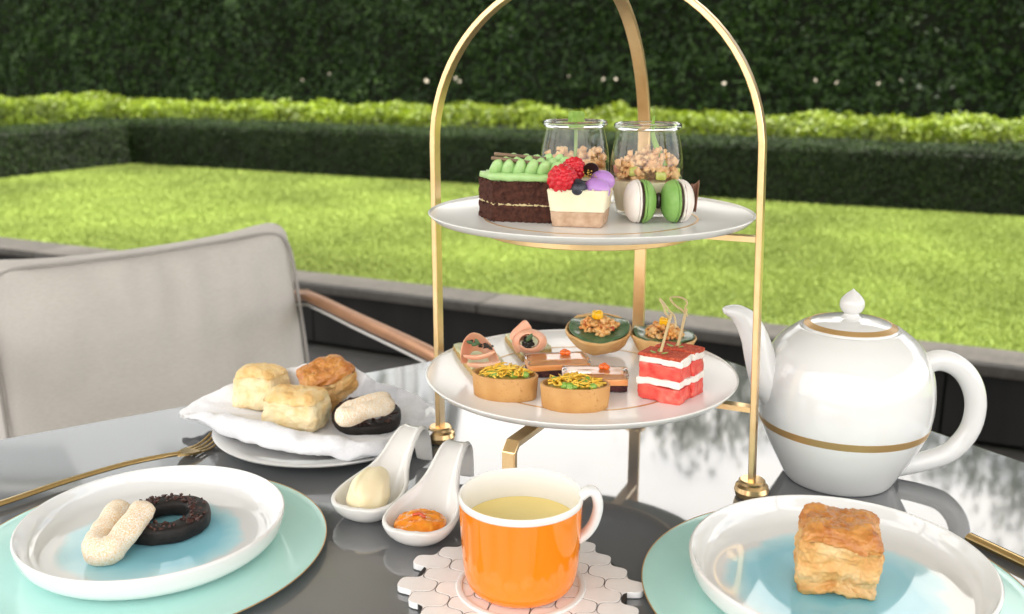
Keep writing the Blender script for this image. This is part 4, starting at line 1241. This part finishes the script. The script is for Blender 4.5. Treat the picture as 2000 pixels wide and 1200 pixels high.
m1 = P(1250, 437, zu); macaron(m1 + Vector((0, .006, 0)), R(5), "left macaron standing on edge, white shell outward and green shell inside", M['mac_white'], M['mac_green'])
m2 = P(1322, 437, zu); macaron(m2 + Vector((.0005, .007, 0)), R(9), "right macaron standing on edge, green shell inside and white shell outward", M['mac_green'], M['mac_white'])
M['milk_choc'] = mat("milk_chocolate", (.17, .075, .045), (.22, .10, .06), ns=60, rough=.35)
cl = thing("chocolate_curl", "thin milk chocolate curl standing behind the right macaron", "chocolate", D(1350, 392, m2.y + .016))
rows = [[Vector((.004 * math.cos(a) + .002 * k / 6, .005 * math.sin(a), -.010 + .0285 * k / 6 * (1 - .18 * abs(math.sin(a))))) for a in np.linspace(-.6, 2.2, 7)] for k in range(7)]
o = obj("curl", grid(rows), M['milk_choc'], cl, angle=180); solid(o, .0012); subsurf(o, 1)
gm = obj("chocolate_drop", blob(.004, .004, .0068, 3), M['dark_choc'], None, angle=180, loc=D(1286, 392, m1.y + .010)); tag(gm, "dark chocolate drop wedged between the two macarons", "chocolate")

# ------------------------------------------------------------------ savouries on the lower plate
zl = ZL + .0002
M['melon'] = mat("watermelon_flesh", (.68, .055, .045), (.80, .14, .10), ns=120, rough=.32, sss=.3, sr=.004, bump=.35, bs=420, c3=(.86, .27, .20), ns3=60, pos3=(.58, .78))
M['feta'] = mat("white_feta", (.84, .80, .73), (.80, .75, .67), ns=80, rough=.6, sss=.2, bump=.3, bs=350)
M['paprika'] = mat("red_paprika", (.40, .040, .016), (.58, .11, .05), ns=500, rough=.9, bump=.6, bs=1500, pos=(.4, .6))
M['bamboo'] = mat("bamboo_pick", (.50, .37, .18), (.58, .45, .24), ns=60, rough=.6, stretch=(1, 1, .2))
M['sprout'] = mat("sprout_leaf", (.20, .30, .06), (.28, .38, .10), ns=80, rough=.5)
def melon_stack(loc, yaw, w, d, label, seed, pick):
    t = thing("watermelon_stack", label, "canape", loc, yaw, group="watermelon and cheese stacks")
    z = 0
    for nm, h, m_, k in (("watermelon_slab", .0130, 'melon', .985), ("cheese_slab", .0060, 'feta', 1.0), ("watermelon_slab", .0128, 'melon', .985), ("cheese_slab", .0066, 'feta', .99)):
        seed += 1
        o = obj(nm, moved(warp(rbox(w * k, d * k, h + .0004, .0012, 16), .0016, 75, seed, 4), (random.uniform(-.001, .001), random.uniform(-.001, .001), z)), M[m_], t, angle=180)
        z += h
    o = obj("paprika_dusting", moved(warp(rbox(w * .985, d * .985, .0030, .0008, 14), .0010, 70, seed, 3), (0, 0, z - .0012)), M['paprika'], t, angle=180)
    o = obj("bamboo_pick", tube([pick[0], Vector(pick[0]).lerp(Vector(pick[1]), .5), pick[1]], .00125, 8), M['bamboo'], t)
    kx, ky, kz = pick[1]
    # knotted loop of bamboo at the top
    lp = pick[2]
    rr = cr(lp, 6)
    obj("knot_loop", sweep([Vector(p) for p in rr], rect(.0022, .0007), (0, 1, 0)), M['bamboo'], o)
    for q in range(3):
        a = seed + q * 2.1
        V, F = blob(.0042, .0022, .0007, 2)
        V = [Vector((v.x, v.y, v.z + 18 * v.x * v.x)) for v in V]
        obj("sprout_leaf", moved((V, F), (pick[0][0] + .005 * math.cos(a), pick[0][1] - .002 + .004 * math.sin(a), z + .0022), Matrix.Rotation(a, 3, 'Z') @ Matrix.Rotation(R(-20), 3, 'Y')), M['sprout'], t, angle=180)
    return t
yw = R(-33)
cw = P(1326, 794, zl)
bx = Vector((math.cos(yw), math.sin(yw), 0)); by = Vector((-math.sin(yw), math.cos(yw), 0))
w1, d1 = .0385, .0225
L1 = cw - bx * (w1 / 2) + by * (d1 / 2)
def inloc(loc, yaw, p):
    q = Matrix.Rotation(-yaw, 3, 'Z') @ (Vector(p) - Vector(loc)); return tuple(q)
yk = L1.y
pk = [inloc(L1, yw, D(1290, 690, yk + .001)), inloc(L1, yw, D(1311, 614, yk + .004)),
      [inloc(L1, yw, D(u, v, yk + .004 + dy)) for u, v, dy in [(1309, 622, 0), (1300, 612, -.003), (1296, 598, -.002), (1289, 585, 0), (1296, 592, .002), (1306, 606, .003), (1317, 618, .002), (1321, 640, .001)]]]
melon_stack(L1, yw, w1, d1, "front watermelon and white cheese stack with a bamboo pick", 2.0, pk)
yw2 = R(-35)
L2 = L1 + bx * .0030 + by * .0240
yk = L2.y
pk = [inloc(L2, yw2, D(1323, 680, yk + .001)), inloc(L2, yw2, D(1341, 603, yk + .004)),
      [inloc(L2, yw2, D(u, v, yk + .004 + dy)) for u, v, dy in [(1339, 612, 0), (1332, 606, -.002), (1316, 594, -.003), (1310, 582, 0), (1322, 580, .002), (1336, 584, .003), (1342, 592, .003), (1338, 604, .001), (1343, 618, 0)]]]
melon_stack(L2, yw2, .0375, .0220, "rear watermelon and white cheese stack with a bamboo pick", 6.0, pk)

# leaf tarts
M['pastry'] = mat("baked_pastry", (.62, .34, .11), (.74, .48, .21), ns=60, rough=.55, bump=.3, bs=260, c3=(.48, .19, .04), ns3=35, pos3=(.55, .72))
M['spinach'] = mat("spinach_leaf", (.05, .12, .045), (.10, .19, .085), ns=90, rough=.30, bump=.5, bs=150, coat=.4)
M['crab'] = mat("orange_crab_salad", (.82, .36, .08), (.84, .54, .24), ns=180, rough=.5, sss=.2, c3=(.70, .20, .05), ns3=130, pos3=(.56, .66))
M['mango'] = mat("yellow_mango", (.88, .50, .015), rough=.22, sss=.4)
M['red_bit'] = mat("red_pepper_bit", (.50, .07, .02), rough=.25)
def leaf_tart(loc, rot, label, seed):
    t = thing("leaf_tart", label, "tart", loc, rot=rot, group="round tarts topped with a green leaf"); t.scale = (1.12, 1.12, .98)
    pr = [tuple(p) for p in cr([(.0165, .0), (.0205, .0022), (.0245, .0085), (.0272, .0150), (.0283, .0185), (.0276, .0200), (.0262, .0190), (.0235, .0130), (.018, .0085)], 4)]
    o = obj("pastry_shell", warp(lathe([(0, 0)] + pr + [(0, .008)], 64), .0012, 75, seed, 3), M['pastry'], t, angle=180)
    rows = []
    for r in np.linspace(.0005, .0262, 8):
        rows.append([Vector((r * math.cos(a) * (1 + .03 * math.sin(3 * a + seed)), r * math.sin(a), .0195 + .0022 * math.sin(2 * a + seed) * (r / .026) ** 2 + .0012 * math.sin(5 * a) * (r / .026) ** 2 - .002 * (1 - r / .026))) for a in np.linspace(0, 2 * math.pi, 40, endpoint=False)])
    o = obj("leaf_disc", grid(rows, closed=True), M['spinach'], t, angle=180); solid(o, .0011, 1)
    random.seed(int(seed * 10))
    C = []
    for _ in range(150):
        r = .0160 * math.sqrt(random.random()); a = random.uniform(0, 6.28)
        C.append((r * math.cos(a), r * math.sin(a), .0205 + random.uniform(0, 1) * .0125 * (1 - (r / .0170) ** 2)))
    stuff(obj("crab_mound", crumbs(C, .0012, .0030, 1, .7), M['crab'], t, angle=180))
    obj("mango_cube", moved(warp(rbox(.0088, .0080, .0078, .002, 5), .0009, 200, seed), (-.001, .001, .0295)), M['mango'], t, angle=180)
    obj("pepper_bit", moved(warp(rbox(.0045, .0035, .0045, .001, 3), .0006, 300, seed), (.0115, -.006, .0205)), M['red_bit'], t)
    return t
b = P(1171, 694, zl)
leaf_tart(b + Vector((0, .014, .0060)), (R(13), 0, R(-8)), "round pastry tart with a green leaf and orange crab topping at the plate's back", 1.3)
b = P(1296, 699, zl)
leaf_tart(b + Vector((.0, .014, .0)), (R(4), R(0), R(70)), "leaf-topped crab tart half hidden behind the watermelon stacks", 4.6)

# jellied slices
M['rye'] = mat("dark_rye_base", (.035, .010, .012), (.09, .028, .028), ns=300, rough=.9, bump=.8, bs=700)
M['salmon'] = mat("salmon_layer", (.88, .36, .11), (.90, .48, .22), ns=50, rough=.3, sss=.3, stretch=(.4, 1, 3), c3=(.86, .66, .50), ns3=45, pos3=(.58, .70))
M['jelly'] = mat("clear_aspic", (1.0, .97, .93), rough=.06, trans=1.0, ior=1.33)
M['roe'] = mat("salmon_roe", (.90, .16, .01), rough=.05, sss=.4, sr=.003, coat=.6)
def slice_(loc, yaw, label, seed):
    t = thing("jelly_slice", label, "canape", loc, yaw, group="salmon jelly slices")
    w, d = .0570, .0290
    o = obj("rye_base", warp(rbox(w * .97, d * .96, .0062, .001, 10), .0008, 90, seed, 2), M['rye'], t, angle=180); organic(o, .0009, [(.002, .0012)])
    obj("salmon_layer", moved(warp(rbox(w * .985, d * .98, .0058, .001, 8), .0006, 70, seed + 2, 2), (0, 0, .0059)), M['salmon'], t, angle=180)
    obj("jelly_layer", moved(warp(rbox(w, d, .0042, .0016, 8), .0004, 60, seed + 4, 2), (0, 0, .0114)), M['jelly'], t, angle=180)
    for q, (x, y) in enumerate(((.006, .003), (.010, .0015), (.0082, .0065))):
        obj("roe_pearl", blob(.0029, .0029, .0027, 3), M['roe'], t, angle=180, loc=(x, y, .0177))
    return t
sl1 = P(1095, 733, zl); slice_(sl1 + Vector((-.003, .008, 0)), R(8), "salmon jelly slice with roe, the rear one near the toasts", 2.0)
sl2 = P(1170, 763, zl); slice_(sl2 + Vector((-.003, .009, 0)), R(-3), "salmon jelly slice with roe, the front one beside the watermelon", 5.0)

# oval tarts
M['shortcrust'] = mat("shortcrust_shell", (.50, .25, .075), (.58, .32, .11), ns=55, rough=.6, bump=.3, bs=600, c3=(.42, .19, .05), ns3=420, pos3=(.60, .72))
M['pea'] = mat("green_pea", (.16, .32, .03), (.25, .42, .07), ns=90, rough=.3, sss=.2)
M['zest'] = mat("yellow_zest", (.84, .46, .02), (.88, .58, .08), ns=90, rough=.4, sss=.2)
M['filling'] = mat("tart_filling", (.60, .42, .10), (.45, .40, .10), ns=90, rough=.5)
def oval_tart(loc, yaw, label, seed):
    t = thing("oval_tart", label, "tart", loc, yaw, group="oval shortcrust tarts")
    ry = .62
    pr = [(0, 0), (.0262, 0), (.0272, .0010), (.0280, .010), (.0285, .0196), (.0281, .0202), (.0262, .0202), (.0258, .0196), (.0250, .0050), (0, .0045)]
    o = obj("pastry_shell", warp(lathe(pr, 72, 1, ry), .0004, 60, seed, 2), M['shortcrust'], t, angle=35)
    obj("filling", lathe([(0, .0192), (.012, .0188), (.0253, .0160), (.0253, .0118), (0, .0118)], 56, 1, ry), M['filling'], t)
    random.seed(int(seed * 7))
    for q in range(13):
        a = random.uniform(0, 6.28); r = .019 * math.sqrt(random.random())
        o = obj("pea", blob(.0034, .0031, .0029, 2, .12, 2, q), M['pea'], t, angle=180, loc=(r * math.cos(a), r * ry * math.sin(a) - .002, .0198 + random.uniform(0, .0022)))
    gs = []
    for q in range(120):
        a = random.uniform(0, 6.28); r = .019 * math.sqrt(random.random()); c = Vector((r * math.cos(a), r * ry * math.sin(a), .0200 + random.uniform(0, .0095) * (1 - r / .024)))
        h = random.uniform(0, 6.28); L_ = random.uniform(.0035, .0075); dd = Vector((math.cos(h), math.sin(h), random.uniform(-.2, .3))) * L_
        bend = Vector((random.uniform(-1, 1), random.uniform(-1, 1), random.uniform(0, 1))) * .0016
        gs.append(tube([c - dd, c + bend, c + dd], random.uniform(.0004, .0009), 5))
    stuff(obj("zest_strands", join(gs), M['zest'], t, angle=180))
    return t
o1 = P(986, 786, zl); oval_tart(o1 + Vector((0, .0165, 0)), R(-16), "oval pastry tart with peas and yellow zest, the left one", 1.5)
o2 = P(1125, 808, zl); oval_tart(o2 + Vector((0, .0165, 0)), R(-4), "oval pastry tart with peas and yellow zest, nearest the plate's front edge", 3.5)

# ham toasts
M['toast'] = mat("seeded_toast", (.55, .34, .13), (.42, .30, .10), ns=130, rough=.85, bump=.6, bs=500)
M['spread'] = mat("green_herb_spread", (.52, .52, .28), (.68, .67, .46), ns=120, rough=.55, bump=.4, bs=400)
M['ham'] = mat("cured_ham", (.74, .34, .22), (.80, .46, .30), ns=45, rough=.38, sss=.35, sr=.003, c3=(.84, .62, .48), ns3=30, pos3=(.55, .70))
M['tapenade'] = mat("black_tapenade", (.012, .012, .010), (.03, .03, .022), ns=200, rough=.3, bump=.5, bs=500)
M['herb'] = mat("dark_herb", (.05, .11, .04), rough=.5)
def toast(label, corners):
    base = P(*corners[0], zl)
    pts = [P(u, v, zl) for u, v in corners]
    cen_ = sum(pts, Vector()) / len(pts)
    t = thing("ham_toast", label, "canape", cen_, group="ham toasts with green spread")
    poly = [((p - cen_).x, (p - cen_).y) for p in pts]
    o = obj("toast_base", prism(poly, 0, .0062), M['toast'], t, angle=180); organic(o, .0009, [(.003, .0014)])
    o = obj("green_spread", prism(inset(poly, .97), .0060, .0088), M['spread'], t, angle=180); organic(o, .0009, [(.004, .0020)])
    return t, cen_
def sheet(name, rows, t, org, th=.0014):
    o = obj(name, grid([[D(u, v, y) - org for (u, v, y) in r] for r in rows]), M['ham'], t, angle=180)
    solid(o, th); subsurf(o, 2); organic(o, 0, [(.008, .0012)])
    return o
tA, cA = toast("ham toast with dark herb garnish at the far left of the lower plate", [(884, 688), (922, 736), (985, 722), (948, 680)])
y = P(935, 716, zl + .010).y
sheet("ham_hood", [[(899, 712, y - .006), (899, 690, y - .006), (904, 664, y - .004), (919, 646, y - .002), (943, 652, y - .002), (962, 674, y - .004), (976, 700, y - .006), (979, 722, y - .008)],
                   [(905, 712, y + .004), (906, 692, y + .005), (911, 674, y + .007), (922, 663, y + .009), (941, 667, y + .009), (956, 684, y + .007), (967, 704, y + .004), (970, 720, y)],
                   [(914, 712, y + .010), (915, 700, y + .012), (920, 690, y + .014), (928, 685, y + .016), (940, 688, y + .016), (949, 697, y + .013), (957, 708, y + .010), (960, 716, y + .007)]], tA, cA)
sheet("ham_fold", [[(902, 699, y - .004), (925, 705, y - .006), (948, 702, y - .007), (968, 692, y - .006)],
                   [(904, 690, y - .008), (926, 694, y - .011), (948, 690, y - .012), (967, 683, y - .010)],
                   [(906, 697, y + .004), (927, 696, y + .004), (947, 693, y + .004), (964, 687, y + .004)]], tA, cA)
sheet("ham_fold", [[(910, 716, y - .010), (934, 722, y - .012), (958, 722, y - .012), (979, 716, y - .010)],
                   [(911, 707, y - .014), (935, 711, y - .017), (959, 711, y - .017), (979, 704, y - .014)],
                   [(913, 710, y - .003), (936, 709, y - .004), (958, 707, y - .004), (977, 702, y - .003)]], tA, cA)
C = [D(920 + 42 * q / 30 + random.uniform(-3, 3), 669 + 11 * q / 30 + random.uniform(-4, 4), y - .004 + random.uniform(-.003, .003)) - cA for q in range(30)]
stuff(obj("dark_garnish", crumbs(C, .0008, .0020, 1, .6), M['tapenade'], tA, angle=180))
for (u, v, a) in ((918, 669, .3), (928, 673, -.3), (932, 668, 1.0)):
    obj("herb_leaf", moved(blob(.0034, .0008, .0016, 2), D(u, v, y - .007) - cA, Matrix.Rotation(a, 3, 'Y')), M['herb'], tA, angle=180)
tB, cB = toast("ham toast with a rolled ham rose and black filling, second from the left", [(986, 668), (1020, 708), (1078, 694), (1045, 660)])
y = P(1030, 697, zl + .010).y
def ring_sheet(k, dy, cu=1032, cv=668):
    out = []
    for q in range(13):
        a = R(200 + q * 33)
        g_ = 1 + .25 * q / 12
        out.append((cu + k * 25 * g_ * math.cos(a) * (1.25 if math.cos(a) > 0 else 1.0), cv - k * 21 * g_ * math.sin(a), y + dy + .0012 * (q / 12)))
    return out
sheet("ham_rose", [ring_sheet(.62, -.010), ring_sheet(.92, -.008), ring_sheet(1.12, .0), ring_sheet(1.0, .010), ring_sheet(.55, .016)], tB, cB)
sheet("ham_flap", [[(991, 660, y - .002), (1000, 645, y), (1012, 634, y + .002), (1026, 621, y + .003)],
                   [(1004, 668, y - .004), (1012, 655, y - .004), (1022, 645, y - .003), (1034, 632, y + .001)],
                   [(1020, 668, y + .006), (1026, 660, y + .005), (1033, 652, y + .004), (1042, 643, y + .004)]], tB, cB)
C = [D(1032 + random.uniform(-9, 9), 668 + random.uniform(-9, 10), y - .004 + random.uniform(-.003, .004)) - cB for q in range(34)]
stuff(obj("dark_garnish", crumbs(C, .0014, .0028, 1, .5), M['tapenade'], tB, angle=180))
obj("herb_leaf", moved(blob(.0050, .0010, .0022, 2), D(1034, 660, y - .009) - cB, Matrix.Rotation(-.9, 3, 'Y')), M['herb'], tB, angle=180)
